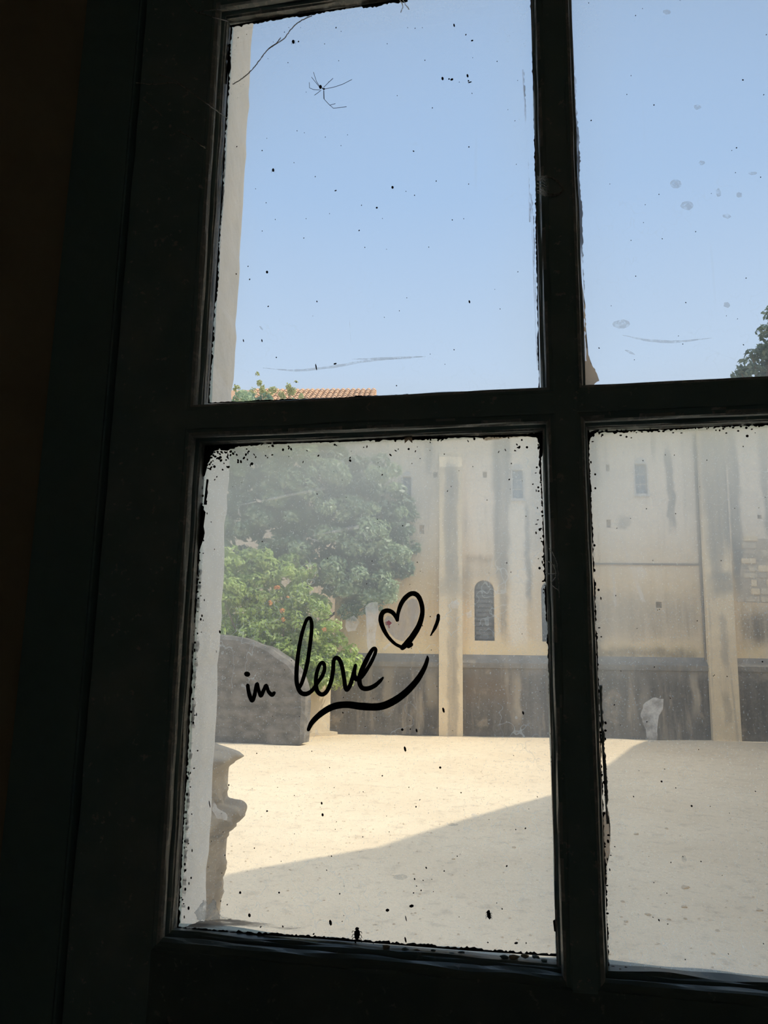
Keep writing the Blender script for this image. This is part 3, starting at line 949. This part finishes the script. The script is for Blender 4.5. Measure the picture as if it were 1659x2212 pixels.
def make_ground():
    xs = np.concatenate([np.arange(-45, -14, 1.0), np.arange(-14, 12, .16), np.arange(12, 46, 1.0)])
    ys = np.concatenate([np.arange(.30, 30, .16), np.arange(30, 80, 1.5)])
    nx, ny = len(xs), len(ys)
    verts = []
    for y in ys:
        for x in xs:
            h = .030 * noise.noise(Vector((x * .5, y * .5, 0))) + .010 * noise.noise(Vector((x * 2.3, y * 2.3, 4)))
            verts.append((x, y, h))
    faces = [(j * nx + i, j * nx + i + 1, (j + 1) * nx + i + 1, (j + 1) * nx + i) for j in range(ny - 1) for i in range(nx - 1)]
    me = bpy.data.meshes.new('ground'); me.from_pydata(verts, [], faces)
    o = link_mesh('ground', me, M['ground'], smooth=True)
    struct(o)
    tag(o, 'pale sandy courtyard floor, half sunlit and half in shade', None)


make_ground()


def clods():
    verts, faces = [], []
    cnt = 2400
    for i in range(cnt):
        y = random.uniform(7, 24)
        x = random.uniform(-8, 1.0 + .28 * y)
        r = random.uniform(.005, .015)
        k0 = len(verts)
        for a in range(5):
            an = 2 * math.pi * a / 5 + random.random()
            verts.append((x + math.cos(an) * r * 1.4, y + math.sin(an) * r, .005 + .03 * noise.noise(Vector((x * .5, y * .5, 0)))))
        verts.append((x, y, .03 * noise.noise(Vector((x * .5, y * .5, 0))) + r * .9))
        faces += [(k0 + a, k0 + (a + 1) % 5, k0 + 5) for a in range(5)]
    o = mesh('gravel', verts, faces, M['clod'])
    tag(o, 'fine loose gravel strewn over the sandy courtyard', 'gravel', kind='stuff')


clods()
chip_src = None
for i, (px, py, w) in enumerate(((1375, 1800, 14), (1440, 1790, 12), (1480, 1918, 24), (1345, 1950, 12), (1478, 1960, 18), (1445, 1987, 10), (1480, 1985, 10), (1400, 1978, 16),
                                 (1352, 1992, 14), (1640, 1966, 16), (1550, 2010, 14), (980, 1857, 10), (1110, 1832, 14), (1420, 2040, 10), (1540, 2060, 12), (700, 1945, 8))):
    p = on_ground(px, py)
    r = w / FOCAL * (p - EYE).length * .36
    if chip_src is None:
        bm = bmesh.new(); bmesh.ops.create_icosphere(bm, subdivisions=2, radius=1)
        for v in bm.verts:
            v.co *= 1 + .7 * noise.noise(v.co * 1.9 + Vector((4, 2, 1))); v.co.z *= .42; v.co.y *= .7
        me = bpy.data.meshes.new('stone_chip'); bm.to_mesh(me); bm.free(); me.materials.append(M['clod'])
        chip_src = me
    o = bpy.data.objects.new('stone_chip', chip_src); COL.objects.link(o)
    o.location = (p.x, p.y, .03 * noise.noise(Vector((p.x * .5, p.y * .5, 0))) + r * .12)
    o.scale = (r, r, r); o.rotation_euler = (0, 0, i * 1.7)
    tag(o, 'flat pale stone chip lying on the sandy courtyard', 'stone', 'stone chips on the courtyard floor')

# ------------------------------------------------------------------ the building across the courtyard
A0 = Vector((-4.098, 26.883, 0))
WD = Vector((.991, .137, 0)).normalized()
WN = Vector((-WD.y, WD.x, 0))                    # points away from us, behind the facade
bld = tag(empty('stone_building', A0, math.atan2(WD.y, WD.x)), 'tall weathered beige stone building with two buttresses and arched doors across the courtyard', 'building')


def W(px, py, depth=0.0):
    """photograph pixel -> facade coordinates (s along, z up) on the plane standing depth behind the wall face"""
    d = ray(px, py)
    t = ((A0 + WN * depth - EYE).dot(WN)) / d.dot(WN)
    p = EYE + d * t - A0
    return p.dot(WD), p.z


def facade_mat(name, base, base2, stains, light=None):
    t = NT(name)
    co = t.n('TexCoord').outputs['Object']
    wob = t.noise(co, 1.3, 5, .6)
    wob2 = t.noise(co, .9, 4, .6)
    s = t.n('SeparateXYZ'); t.l(co, s.inputs[0])
    S = t.math('ADD', s.outputs[0], t.math('MULTIPLY', t.math('SUBTRACT', wob.outputs[0], .5), .45))
    Z = t.math('ADD', s.outputs[2], t.math('MULTIPLY', t.math('SUBTRACT', wob2.outputs[0], .5), 1.0))
    streak = t.noise(co, 2.2, 6, .65, (1.6, 1, .10))
    blot = t.noise(co, 1.1, 6, .65)
    fine = t.noise(co, 14, 5, .7)
    col = t.mix(t.ramp(blot.outputs[0], .35, .65), base, base2)
    col = t.mix(t.ramp(streak.outputs[0], .52, .72, 0, .55), col, (.30, .28, .26, 1))
    mod = t.ramp(t.math('ADD', t.math('MULTIPLY', streak.outputs[0], .6), t.math('MULTIPLY', fine.outputs[0], .4)), .35, .6, .55, 1.0)
    for s0, s1, z0, z1, ws, wz, c, a in stains:
        f = t.math('MULTIPLY', t.ramp(S, s0 - ws, s0 + ws), t.ramp(S, s1 - ws, s1 + ws, 1, 0))
        f = t.math('MULTIPLY', f, t.math('MULTIPLY', t.ramp(Z, z0 - wz, z0 + wz), t.ramp(Z, z1 - wz, z1 + wz, 1, 0)))
        f = t.math('MULTIPLY', f, t.math('MULTIPLY', mod, a))
        col = t.mix(f, col, c)
    if light:
        run = t.noise(co, 1.7, 6, .7, (1.3, 1, .16))
        col = t.mix(t.ramp(run.outputs[0], .50, .70, 0, .75), col, light)
        col = t.mix(t.ramp(blot.outputs[0], .56, .70, 0, .6), col, light)
    col = t.mix(t.ramp(fine.outputs[0], .58, .75, 0, .25), col, (.24, .22, .20, 1))
    h = t.math('ADD', blot.outputs[0], t.math('MULTIPLY', fine.outputs[0], .5))
    return t.done(t.bsdf(col, .95, t.bump(h, .4, .05), .1))


GREY, DARK, YEL, CREAM, BROWN, PALE = (.27, .26, .24, 1), (.10, .09, .08, 1), (.70, .47, .18, 1), (.88, .70, .42, 1), (.30, .20, .11, 1), (.92, .84, .70, 1)


def stain(px0, px1, py0, py1, c, a, ws=.15, wz=.5):
    s0, zt = W(px0, (py0 + py1) / 2)[0], W((px0 + px1) / 2, py0)[1]
    s1, zb = W(px1, (py0 + py1) / 2)[0], W((px0 + px1) / 2, py1)[1]
    return (s0, s1, zb, zt, ws, wz, c, a)


wall_stains = [
    stain(700, 1659, 1190, 1420, YEL, .6, .6, 1.5), stain(700, 1659, 1385, 1425, CREAM, .9, .3, .25),
    stain(1066, 1104, 940, 1250, GREY, .9, .12, .6), stain(1078, 1094, 1200, 1370, GREY, .7, .1, .6), stain(1133, 1146, 1090, 1300, GREY, .85, .08, .4),
    stain(1146, 1165, 1000, 1200, GREY, .4), stain(1100, 1136, 1085, 1390, PALE, .8, .1, .3), stain(918, 936, 930, 1020, GREY, .85, .1, .3),
    stain(890, 950, 940, 1100, GREY, .3, .3), stain(1006, 1062, 1200, 1216, BROWN, .6, .12, .15), stain(1000, 1070, 1216, 1250, GREY, .35, .2, .3),
    stain(1275, 1296, 935, 1040, GREY, .7, .12, .4), stain(1440, 1456, 970, 1140, GREY, .95, .07, .4), stain(1405, 1416, 930, 990, GREY, .6, .06, .3),
    stain(1270, 1300, 1290, 1420, GREY, .7, .15, .5), stain(1290, 1510, 1290, 1380, GREY, .55, .3, .6), stain(1335, 1360, 1110, 1140, GREY, .6, .1, .15),
    stain(1575, 1600, 930, 1230, GREY, .9, .1, .4), stain(1585, 1620, 1170, 1290, (.2, .2, .2, 1), .85, .15, .4), stain(1605, 1700, 1320, 1390, DARK, .8, .3, .4),
    stain(1645, 1700, 930, 1150, GREY, .8, .1, .4), stain(1290, 1510, 1400, 1425, DARK, .7, .3, .2), stain(840, 950, 1230, 1390, YEL, .4, .4, .6),
    stain(950, 1020, 1220, 1300, GREY, .4, .3, .4)]
M['facade'] = facade_mat('beige_facade', (.90, .79, .64, 1), (.82, .72, .59, 1), wall_stains)
plinth_stains = [
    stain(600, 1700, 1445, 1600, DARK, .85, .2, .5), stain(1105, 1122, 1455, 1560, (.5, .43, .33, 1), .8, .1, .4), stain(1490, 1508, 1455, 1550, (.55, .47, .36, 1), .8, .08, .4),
    stain(1000, 1110, 1450, 1520, BROWN, .4, .4, .4), stain(920, 945, 1450, 1520, (.5, .42, .3, 1), .5, .1, .3), stain(830, 850, 1440, 1540, (.5, .42, .3, 1), .45, .1, .3),
    stain(1380, 1400, 1470, 1540, (.4, .36, .3, 1), .5, .1, .3)]
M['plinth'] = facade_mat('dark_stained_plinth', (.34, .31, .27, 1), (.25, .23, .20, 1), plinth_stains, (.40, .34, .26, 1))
but_stains = [stain(958, 988, 1005, 1255, GREY, .85, .07, .5), stain(950, 1000, 1245, 1290, GREY, .6, .3, .2), stain(966, 988, 1290, 1590, (.42, .36, .28, 1), .7, .06, .5),
              stain(1510, 1566, 930, 1190, GREY, .85, .15, .6), stain(1530, 1552, 1170, 1250, GREY, .8, .1, .4), stain(1525, 1580, 1235, 1290, GREY, .8, .3, .2),
              stain(1548, 1562, 1330, 1440, (.4, .36, .3, 1), .6, .08, .3), stain(1555, 1570, 1490, 1570, (.42, .36, .28, 1), .6, .06, .3)]
M['buttress'] = facade_mat('pale_buttress_stone', (.88, .73, .50, 1), (.79, .65, .45, 1), but_stains)

TOPZ = 12.3
SL = W(718, 1520)[0]               # left end of the main range; the range with the tiled roof stands further back
BACK = 5.0
box('rear_wall', (-18, BACK, 0), (W(812, 845, BACK)[0] - .1, BACK + 1.4, 14.2), M['facade'], bld)
fac = box('facade_wall', (SL, 0, 0), (22, 1.4, TOPZ), M['facade'])


def arch(cx, hw, zb, zt, n=12):
    zs = zt - hw
    return [(cx - hw, zb), (cx + hw, zb)] + [(cx + hw * math.cos(a), zs + hw * math.sin(a)) for a in np.linspace(0, math.pi, n)]


def rect_px(x0, x1, y0, y1, depth=0):
    s0 = W(x0, (y0 + y1) / 2, depth)[0]; s1 = W(x1, (y0 + y1) / 2, depth)[0]
    zt = W((x0 + x1) / 2, y0, depth)[1]; zb = W((x0 + x1) / 2, y1, depth)[1]
    return s0, s1, zb, zt


doors_px = [(1025, 1068, 1253, 1384), (1170, 1213, 1254, 1386)]
wins_px = [(1372, 1397, 1003, 1067), (1107, 1130, 1016, 1077), (870, 888, 1030, 1122)]
holes_px = [(1309, 1317, 1003, 1018), (1043, 1052, 1019, 1032), (936, 945, 1020, 1032), (906, 916, 1134, 1153), (1417, 1430, 1300, 1313), (1636, 1646, 1112, 1121), (1310, 1320, 1122, 1140)]
cutters = []
for r4 in doors_px:
    s0, s1, zb, zt = rect_px(*r4)
    cutters.append(prism('cut', arch((s0 + s1) / 2, (s1 - s0) / 2, zb, zt), -.2, .30, None))
for r4 in wins_px:
    s0, s1, zb, zt = rect_px(*r4)
    cutters.append(prism('cut', [(s0, zb), (s1, zb), (s1, zt), (s0, zt)], -.2, .14, None))
for r4 in holes_px:
    s0, s1, zb, zt = rect_px(*r4)
    cutters.append(prism('cut', [(s0, zb), (s1, zb), (s1, zt), (s0, zt)], -.2, .25, None))
for c in cutters:
    md = fac.modifiers.new('b', 'BOOLEAN'); md.operation = 'DIFFERENCE'; md.object = c; md.solver = 'EXACT'
dg = bpy.context.evaluated_depsgraph_get()
me2 = bpy.data.meshes.new_from_object(fac.evaluated_get(dg))
fac.modifiers.clear()
fac.data = me2
me2.materials.clear(); me2.materials.append(M['facade'])
fac.parent = bld
for c in cutters: bpy.data.objects.remove(c)

for r4 in doors_px:
    s0, s1, zb, zt = rect_px(*r4)
    cx, hw = (s0 + s1) / 2, (s1 - s0) / 2
    dr = prism('arched_door', arch(cx, hw, zb, zt), .22, .29, M['shutter'], bld)
    nsl = 12
    for k in range(nsl):
        z = zb + .06 + (zt - hw * .6 - zb) * k / nsl
        o = box('louvre_slat', (cx - hw + .05, .18, z), (cx + hw - .05, .225, z + .11), M['shutter'], dr)
for r4 in wins_px:
    s0, s1, zb, zt = rect_px(*r4)
    wf = prism('window', [(s0, zb), (s1, zb), (s1, zt), (s0, zt)], .10, .14, M['far_frame'], bld)
    h = (zt - zb) / 3
    for k in range(3):
        for j in range(2):
            w2 = (s1 - s0) / 2
            box('pane', (s0 + j * w2 + .03 - .015 * j, .085, zb + k * h + .035), (s0 + (j + 1) * w2 - .015 - .015 * j, .10, zb + (k + 1) * h - .02), M['far_glass'], wf)
    box('window_sill', (s0 - .08, -.06, zb - .10), (s1 + .08, .10, zb), M['far_frame'], wf)
    # shallow arched relieving panel above the lintel
    cx, hw = (s0 + s1) / 2, (s1 - s0) / 2
    prism('lunette', arch(cx, hw, zt + .02, zt + .02 + hw * 1.15, 10), -.025, .05, M['far_frame'], wf)
    for sgn in (s0 - .05, s1):
        box('surround', (sgn, -.02, zb), (sgn + .05, .08, zt), M['far_frame'], wf)

# plinth with its weathered ledge
_, zl = W(1300, 1445); _, zl2 = W(1300, 1417)
box('plinth', (SL - .1, -.18, 0), (22, .02, zl), M['plinth'], bld)
mesh('plinth_ledge', [(s, y, z) for s in (SL - .12, 22) for y, z in ((-.24, zl - .02), (-.24, zl + .16), (0.01, zl2), (.01, zl - .02))],
     [(0, 1, 2, 3), (4, 5, 6, 7), (0, 1, 5, 4), (1, 2, 6, 5), (2, 3, 7, 6), (3, 0, 4, 7)], M['plinth'], bld)


def buttress(px_bl, px_br, py_top_front, py_top_wall, px_tl, px_tr, proj):
    s0, _ = W(px_bl, 1588, -proj); s1, _ = W(px_br, 1588, -proj)
    t0, zt = W(px_tl, py_top_front, -proj); t1, _ = W(px_tr, py_top_front, -proj)
    zw = W(px_tr, py_top_wall)[1]
    v = [(s0, -proj, 0), (s1, -proj, 0), (s1, .02, 0), (s0, .02, 0), (t0, -proj, zt), (t1, -proj, zt), (t1, .02, zw), (t0, .02, zw)]
    return mesh('buttress', v, [(0, 3, 2, 1), (4, 5, 6, 7), (0, 1, 5, 4), (1, 2, 6, 5), (2, 3, 7, 6), (3, 0, 4, 7)], M['buttress'], bld)


buttress(948, 1000, 1008, 975, 949, 998, .35)
buttress(1540, 1602, 905, 890, 1507, 1562, .35)

# drainpipe beside the second buttress, cable and string line
dp = [W(x, y, -.6) for x, y in ((1499, 940), (1506, 1080), (1512, 1217), (1523, 1400), (1529, 1500))]
tube('drain_pipe', [(s, -.08, z) for s, z in [W(x, y, -.08) for x, y in ((1499, 940), (1506, 1080), (1513, 1217), (1523, 1400), (1526, 1440))]], .045, M['pipe'], bld, 8)
sA, zA = W(1290, 1218); sB, _ = W(1508, 1214)
box('string_course', (sA - .4, -.05, zA - .035), (sB, .02, zA + .03), M['pipe'], bld)

# rubble patch where the render has fallen off, right of the second buttress
sP0, zP0 = W(1592, 1300); sP1, zP1 = W(1700, 1165)
prism('mortar_bed', [(sP0 + .1, zP0), (sP1 + 1.2, zP0 - .1), (sP1 + 1.2, zP1 + .1), (sP0 + .5, zP1), (sP0 + .2, (zP0 + zP1) / 2)], -.008, .02, M['mortar'], bld)
z = zP0
row = 0
while z < zP1:
    h = random.uniform(.20, .34)
    s = sP0 + random.uniform(-.15, .25) + .5 * abs(math.sin(row * 1.9))
    while s < sP1 + 1.2:
        w = random.uniform(.28, .6)
        d = random.uniform(.01, .05)
        if random.random() < .82: box('rubble_stone', (s, -d - .01, z), (s + w - random.uniform(.02, .06), .03, z + h - random.uniform(.02, .07)), M['patch_stone'] if random.random() < .7 else M['buttress'], bld, .018)
        s += w
    z += h; row += 1

# parapet cap and tiled roof on the left range
box('parapet_cap', (SL, -.08, TOPZ), (22, 1.4, TOPZ + .14), M['buttress'], bld)
roofs0 = -18.0
zE = 14.25
PITCH_R = math.radians(31)
sR = W(812, 845, BACK + 2.0)[0]
rf = empty('tiled_roof', (sR, BACK - .25, zE), 0, bld)
RL = 0
for dep in np.arange(.5, 8, .05):
    if zE + (dep + .25) * math.tan(PITCH_R) >= W(700, 840, BACK + dep)[1]:
        RL = dep + .25; break
RLs = RL / math.cos(PITCH_R)
pr = [(0, -.06), (RL, RL * math.tan(PITCH_R) - .06), (RL, -.3), (0, -.3)]
mesh('roof_slab', [(s, y, z) for s in (roofs0 - sR, 0) for y, z in pr], [(0, 1, 2, 3), (4, 5, 6, 7), (0, 1, 5, 4), (1, 2, 6, 5), (2, 3, 7, 6), (3, 0, 4, 7)], M['tile'], rf)
# one barrel tile, tapering, shared by all
tv, tf = [], []
TLEN = .46
for e in (0, 1):
    for lay in (0, 1):
        r = (.125 if e == 0 else .10) - lay * .018
        for k in range(7):
            a = math.pi * k / 6
            tv.append((r * math.cos(a), e * TLEN, r * math.sin(a) * .8))
for k in range(6):
    tf += [(k, k + 1, 14 + k + 1, 14 + k), (7 + k, 7 + k + 1, 21 + k + 1, 21 + k), (k, k + 1, 7 + k + 1, 7 + k), (14 + k, 14 + k + 1, 21 + k + 1, 21 + k)]
tile_me = bpy.data.meshes.new('roof_tile'); tile_me.from_pydata(tv, [], tf); tile_me.materials.append(M['tile'])
ncol, nrow = 24, 9
rows_total = int(RLs / .36)
for c in range(ncol):
    for r in range(max(0, rows_total - nrow), rows_total):
        o = bpy.data.objects.new('roof_tile', tile_me); COL.objects.link(o); o.parent = rf
        y = r * .36
        o.location = (-.13 - c * .255, y * math.cos(PITCH_R), y * math.sin(PITCH_R) + random.uniform(0, .02))
        o.rotation_euler = (PITCH_R - .03, 0, random.uniform(-.03, .03))

# ------------------------------------------------------------------ wing closing the courtyard on the right (its eave casts the shade)
HW = 9.5
off = SUN_H * (HW / math.tan(SUN_EL))
edge_px = [(490, 1890), (820, 1828), (1000, 1770), (1190, 1717), (1262, 1692), (1366, 1612)]
eave = [on_ground(*p) + off for p in edge_px]
eave = [Vector((e.x, e.y, 0)) for e in eave]
d_last = (eave[-1] - eave[-2]).normalized()
plan = [(22, 6.4), (3.9, 6.4)] + [(e.x, e.y) for e in eave] + [(13.0, 28.96), (22, 28.96)]
wing = tag(empty('side_wing', (10, 10, 0)), 'plain beige stone wing closing the courtyard, shading half the ground', 'building')
wb = plan_prism('wing_wall', plan, 0, HW, M['facade'])
wb.parent = wing; wb.matrix_parent_inverse = Matrix.Translation((-10, -10, 0))

# ------------------------------------------------------------------ rounded stone mass and low cream wall at the left
def rounded_mass():
    Yf = 22.75
    out = [(380, 1366), (430, 1367), (470, 1372), (520, 1378), (565, 1392), (605, 1414), (635, 1440), (652, 1470), (657, 1510), (656, 1550), (653, 1606)]
    P = [at(px, py, Yf) for px, py in spline(out, 4)]
    c = Vector((P[0].x, Yf, 0))
    verts, faces = [], []
    n = len(P) + 1
    deps = [0, .08, .18, .28, .38, .48]
    for j, dy in enumerate(deps):
        inset = .10 if j == 0 else 0
        for p in P:
            q = Vector((p.x - inset, Yf + dy, max(0, p.z - inset))) - c
            k = .05 * noise.noise(Vector((p.x * 2, p.z * 2, dy * 2)))
            verts.append((q.x + k + dy * .15, q.y, max(-.05, q.z + k)))
        verts.append((0, dy, -.05))
    for j in range(len(deps) - 1):
        for i in range(n):
            a = j * n + i; b = j * n + (i + 1) % n
            faces.append((a, b, b + n, a + n))
    faces += [tuple(range(n)), tuple(range((len(deps) - 1) * n, len(deps) * n))]
    o = mesh('rounded_stone_wall', verts, faces, M['stone_grey'], smooth=False)
    o.location = c
    tag(o, 'dark grey weathered stone wall with rounded top below the green bush', 'stone wall')
    return o


rounded_mass()
pA, pB = on_ground(640, 1594), on_ground(718, 1588)
zc = at(690, 1470, pA.y)[2]
lw = empty('low_cream_wall', ((pA.x + pB.x) / 2, (pA.y + pB.y) / 2, 0))
dvec = (pB - pA).normalized(); nvec = Vector((-dvec.y, dvec.x, 0))
o = plan_prism('wall_body', [(-.60, -.75), (.42, .45), (-.2, 1.0), (-1.3, -.2)], 0, zc, M['cream_wall'], lw)
o = plan_prism('coping', [(-.60, -.84), (.52, .45), (-.2, 1.08), (-1.38, -.2)], zc, zc + .10, M['cream_wall'], lw)
o = plan_prism('footing', [(-1.0, -1.0), (.72, .40), (-.1, 1.0), (-1.4, -.2)], 0, .14, M['cream_wall'], lw)
tag(lw, 'low sunlit cream wall beside the rounded grey stone wall', 'wall')

# ------------------------------------------------------------------ trees


def leaves(centres, per, size, parent, mat, name='foliage', flat=.75, seed=1):
    r = np.random.default_rng(seed)
    V, F = [], []
    for (c, rad) in centres:
        n = int(per * rad * rad)
        d = r.normal(size=(n, 3)); d /= np.linalg.norm(d, axis=1)[:, None]
        rr = rad * (0.55 + .5 * r.random(n) ** .6)
        pos = np.array(c) + d * rr[:, None] * np.array([1, 1, flat])
        a = r.normal(size=(n, 3)); a /= np.linalg.norm(a, axis=1)[:, None]
        nrm = d * .7 + r.normal(size=(n, 3)) * .55 + np.array([.15, 0, .55])
        nrm /= np.linalg.norm(nrm, axis=1)[:, None]
        a = np.cross(nrm, a); a /= np.linalg.norm(a, axis=1)[:, None] + 1e-9
        b = np.cross(nrm, a)
        s = size * (.6 + .8 * r.random(n))[:, None]
        V.append(np.stack([pos - a * s, pos - b * s * .45 + nrm * s * .12, pos + a * s, pos + b * s * .45 + nrm * s * .12], 1).reshape(-1, 3))
    V = np.concatenate(V)
    k = len(V) // 4
    me = bpy.data.meshes.new(name)
    me.vertices.add(len(V)); me.vertices.foreach_set('co', V.ravel())
    me.loops.add(len(V)); me.loops.foreach_set('vertex_index', np.arange(len(V), dtype=np.int32))
    me.polygons.add(k); me.polygons.foreach_set('loop_start', np.arange(k, dtype=np.int32) * 4)
    me.polygons.foreach_set('loop_total', np.full(k, 4, dtype=np.int32))
    me.update(calc_edges=True)
    o = link_mesh(name, me, mat, parent)
    o['kind'] = 'stuff'
    return o


def rel(p, b): return (p.x - b.x, p.y - b.y, p.z - b.z)


def clumps_px(lst, Y, b, spread, rnd, n_sub=3):
    out = []
    for px, py, rp in lst:
        R = rp / FOCAL * ((Y(px) if callable(Y) else Y) - EYE.y)
        for k in range(n_sub):
            yy = (Y(px) if callable(Y) else Y) + rnd.uniform(-spread, spread)
            p = at(px + rnd.uniform(-.5, .5) * rp, py + rnd.uniform(-.5, .5) * rp, yy)
            out.append((rel(p, b), R * rnd.uniform(.55, .85)))
    return out


rnd = random.Random(11)
TY = 27.0
tb = at(640, 1500, TY); tb = Vector((tb.x, TY, 0))
tree = tag(empty('leafy_tree', tb), 'tall dark green leafy tree standing before the beige building', 'tree')
crown_outline = [(470, 870), (560, 862), (650, 890), (700, 955), (770, 975), (830, 1000), (868, 1040), (885, 1090), (868, 1140), (884, 1180), (872, 1215), (886, 1250), (850, 1262),
                 (838, 1300), (790, 1320), (745, 1325), (705, 1270), (670, 1215), (560, 1205), (465, 1200)]


def inside(x, y, poly):
    c = False
    for (x1, y1), (x2, y2) in zip(poly, poly[1:] + poly[:1]):
        if (y1 > y) != (y2 > y) and x < (x2 - x1) * (y - y1) / (y2 - y1) + x1: c = not c
    return c


def fill(poly, n, r0, r1, rnd):
    """n foliage clumps spread over an outline"""
    xs = [p[0] for p in poly]; ys = [p[1] for p in poly]
    out = []
    while len(out) < n:
        x, y = rnd.uniform(min(xs), max(xs)), rnd.uniform(min(ys), max(ys))
        if inside(x, y, poly): out.append((x, y, rnd.uniform(r0, r1)))
    return out


def crown_y(px): return float(np.interp(px, (480, 640, 890), (25.9, 25.1, 26.1)))


back_c = clumps_px(fill(crown_outline, 420, 22, 34, rnd), lambda px: crown_y(px) + .35, tb, .2, rnd, 1)
crown_c = clumps_px(fill(crown_outline, 95, 22, 40, rnd), lambda px: crown_y(px) - .4, tb, .3, rnd, 1)
leaves(back_c, 560, .13, tree, M['leaf_shade'], seed=3)
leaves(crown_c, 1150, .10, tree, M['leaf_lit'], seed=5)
sprouts = [(512, 838, 9), (520, 850, 12), (556, 808, 5), (560, 825, 7), (566, 842, 10), (590, 845, 10), (622, 835, 8), (630, 848, 10), (640, 825, 4), (545, 850, 10), (610, 855, 10), (575, 858, 12), (530, 862, 14), (650, 858, 8)]
leaves(clumps_px(sprouts, TY, tb, .4, rnd, 2), 3000, .07, tree, M['leaf_sprout'], 'sprouts', 1.3, 4)
tk = [Vector((0, 0, -.1)), Vector((.1, .05, 1.5)), Vector((-.1, .1, 3.2)), Vector((.15, 0, 5.0)), Vector((0, 0, 8.0)), Vector((-.6, 0, 10.5))]
tube('trunk', spline(tk, 5), np.linspace(.30, .06, 26), M['bark'], tree, 10)
for (c, r_) in back_c[::40]:
    c = Vector(c); st = Vector((0, 0, max(2.6, c.z * .6)))
    tube('branch', spline([st, st.lerp(c, .5) + Vector((0, 0, .3)), c], 4), np.linspace(.07, .02, 9), M['bark'], tree, 6)

BY = 24.0


def bush_y(px): return float(np.interp(px, (470, 770), (23.5, 24.9)))


bb = at(600, 1500, BY); bb = Vector((bb.x, BY, 0))
bush = tag(empty('round_bush', bb), 'bright green sunlit bush with orange blossom behind the rounded stone wall', 'bush')
bush_outline = [(455, 1205), (520, 1200), (600, 1206), (650, 1226), (672, 1262), (690, 1300), (722, 1345), (738, 1390), (768, 1430), (770, 1456), (742, 1474), (700, 1482), (640, 1500), (455, 1500)]
bush_back = clumps_px(fill(bush_outline, 260, 22, 32, rnd), lambda px: bush_y(px) + .35, bb, .12, rnd, 1)
leaves(bush_back, 700, .11, bush, M['leaf_bush'], seed=16)
bc = clumps_px(fill(bush_outline, 230, 15, 27, rnd), lambda px: bush_y(px) - .1, bb, .25, rnd, 1)
leaves(bc, 1400, .085, bush, M['leaf_bush'], seed=6)
leaves(clumps_px([(600, 1268, 6), (585, 1304, 6), (612, 1318, 7), (700, 1358, 5), (470, 1330, 5), (612, 1336, 5), (622, 1290, 4)], lambda px: bush_y(px) - .55, bb, .1, rnd, 2), 2600, .06, bush, M['blossom'], 'blossom', 1, 8)
for k in range(5):
    c = Vector(bc[k * 11][0])
    tube('stem', spline([Vector((rnd.uniform(-.3, .3), rnd.uniform(.3, .9), -.05)), Vector((c.x * .4, c.y * .5 + .3, c.z * .4)), c], 4), np.linspace(.07, .02, 9), M['bark'], bush, 6)

FY = 44.0
fb = at(1690, 1300, FY); fb = Vector((fb.x, FY, 0))
ft = tag(empty('distant_tree', fb), 'dark tree crown rising above the roofline behind the building', 'tree')
fl = [(1640, 800, 32), (1610, 800, 22), (1594, 806, 14), (1655, 760, 30), (1630, 765, 22), (1660, 720, 22), (1690, 690, 40), (1700, 760, 60), (1760, 720, 70), (1680, 830, 60), (1620, 850, 40), (1760, 830, 70), (1720, 900, 60)]
fc = clumps_px(fl, FY, fb, 1.5, rnd, 3)
leaves(fc, 260, .17, ft, M['leaf_far'], seed=9)
tube('trunk', spline([Vector((0, 0, -.1)), Vector((.2, 0, 6)), Vector((0, 0, 12)), Vector((.3, 0, 19))], 5), np.linspace(.45, .08, 16), M['bark'], ft, 10)
for (c, r_) in fc[::6]:
    c = Vector(c); st = Vector((0, 0, c.z * .75))
    tube('branch', spline([st, st.lerp(c, .5) + Vector((0, 0, .4)), c], 4), np.linspace(.12, .03, 9), M['bark'], ft, 6)
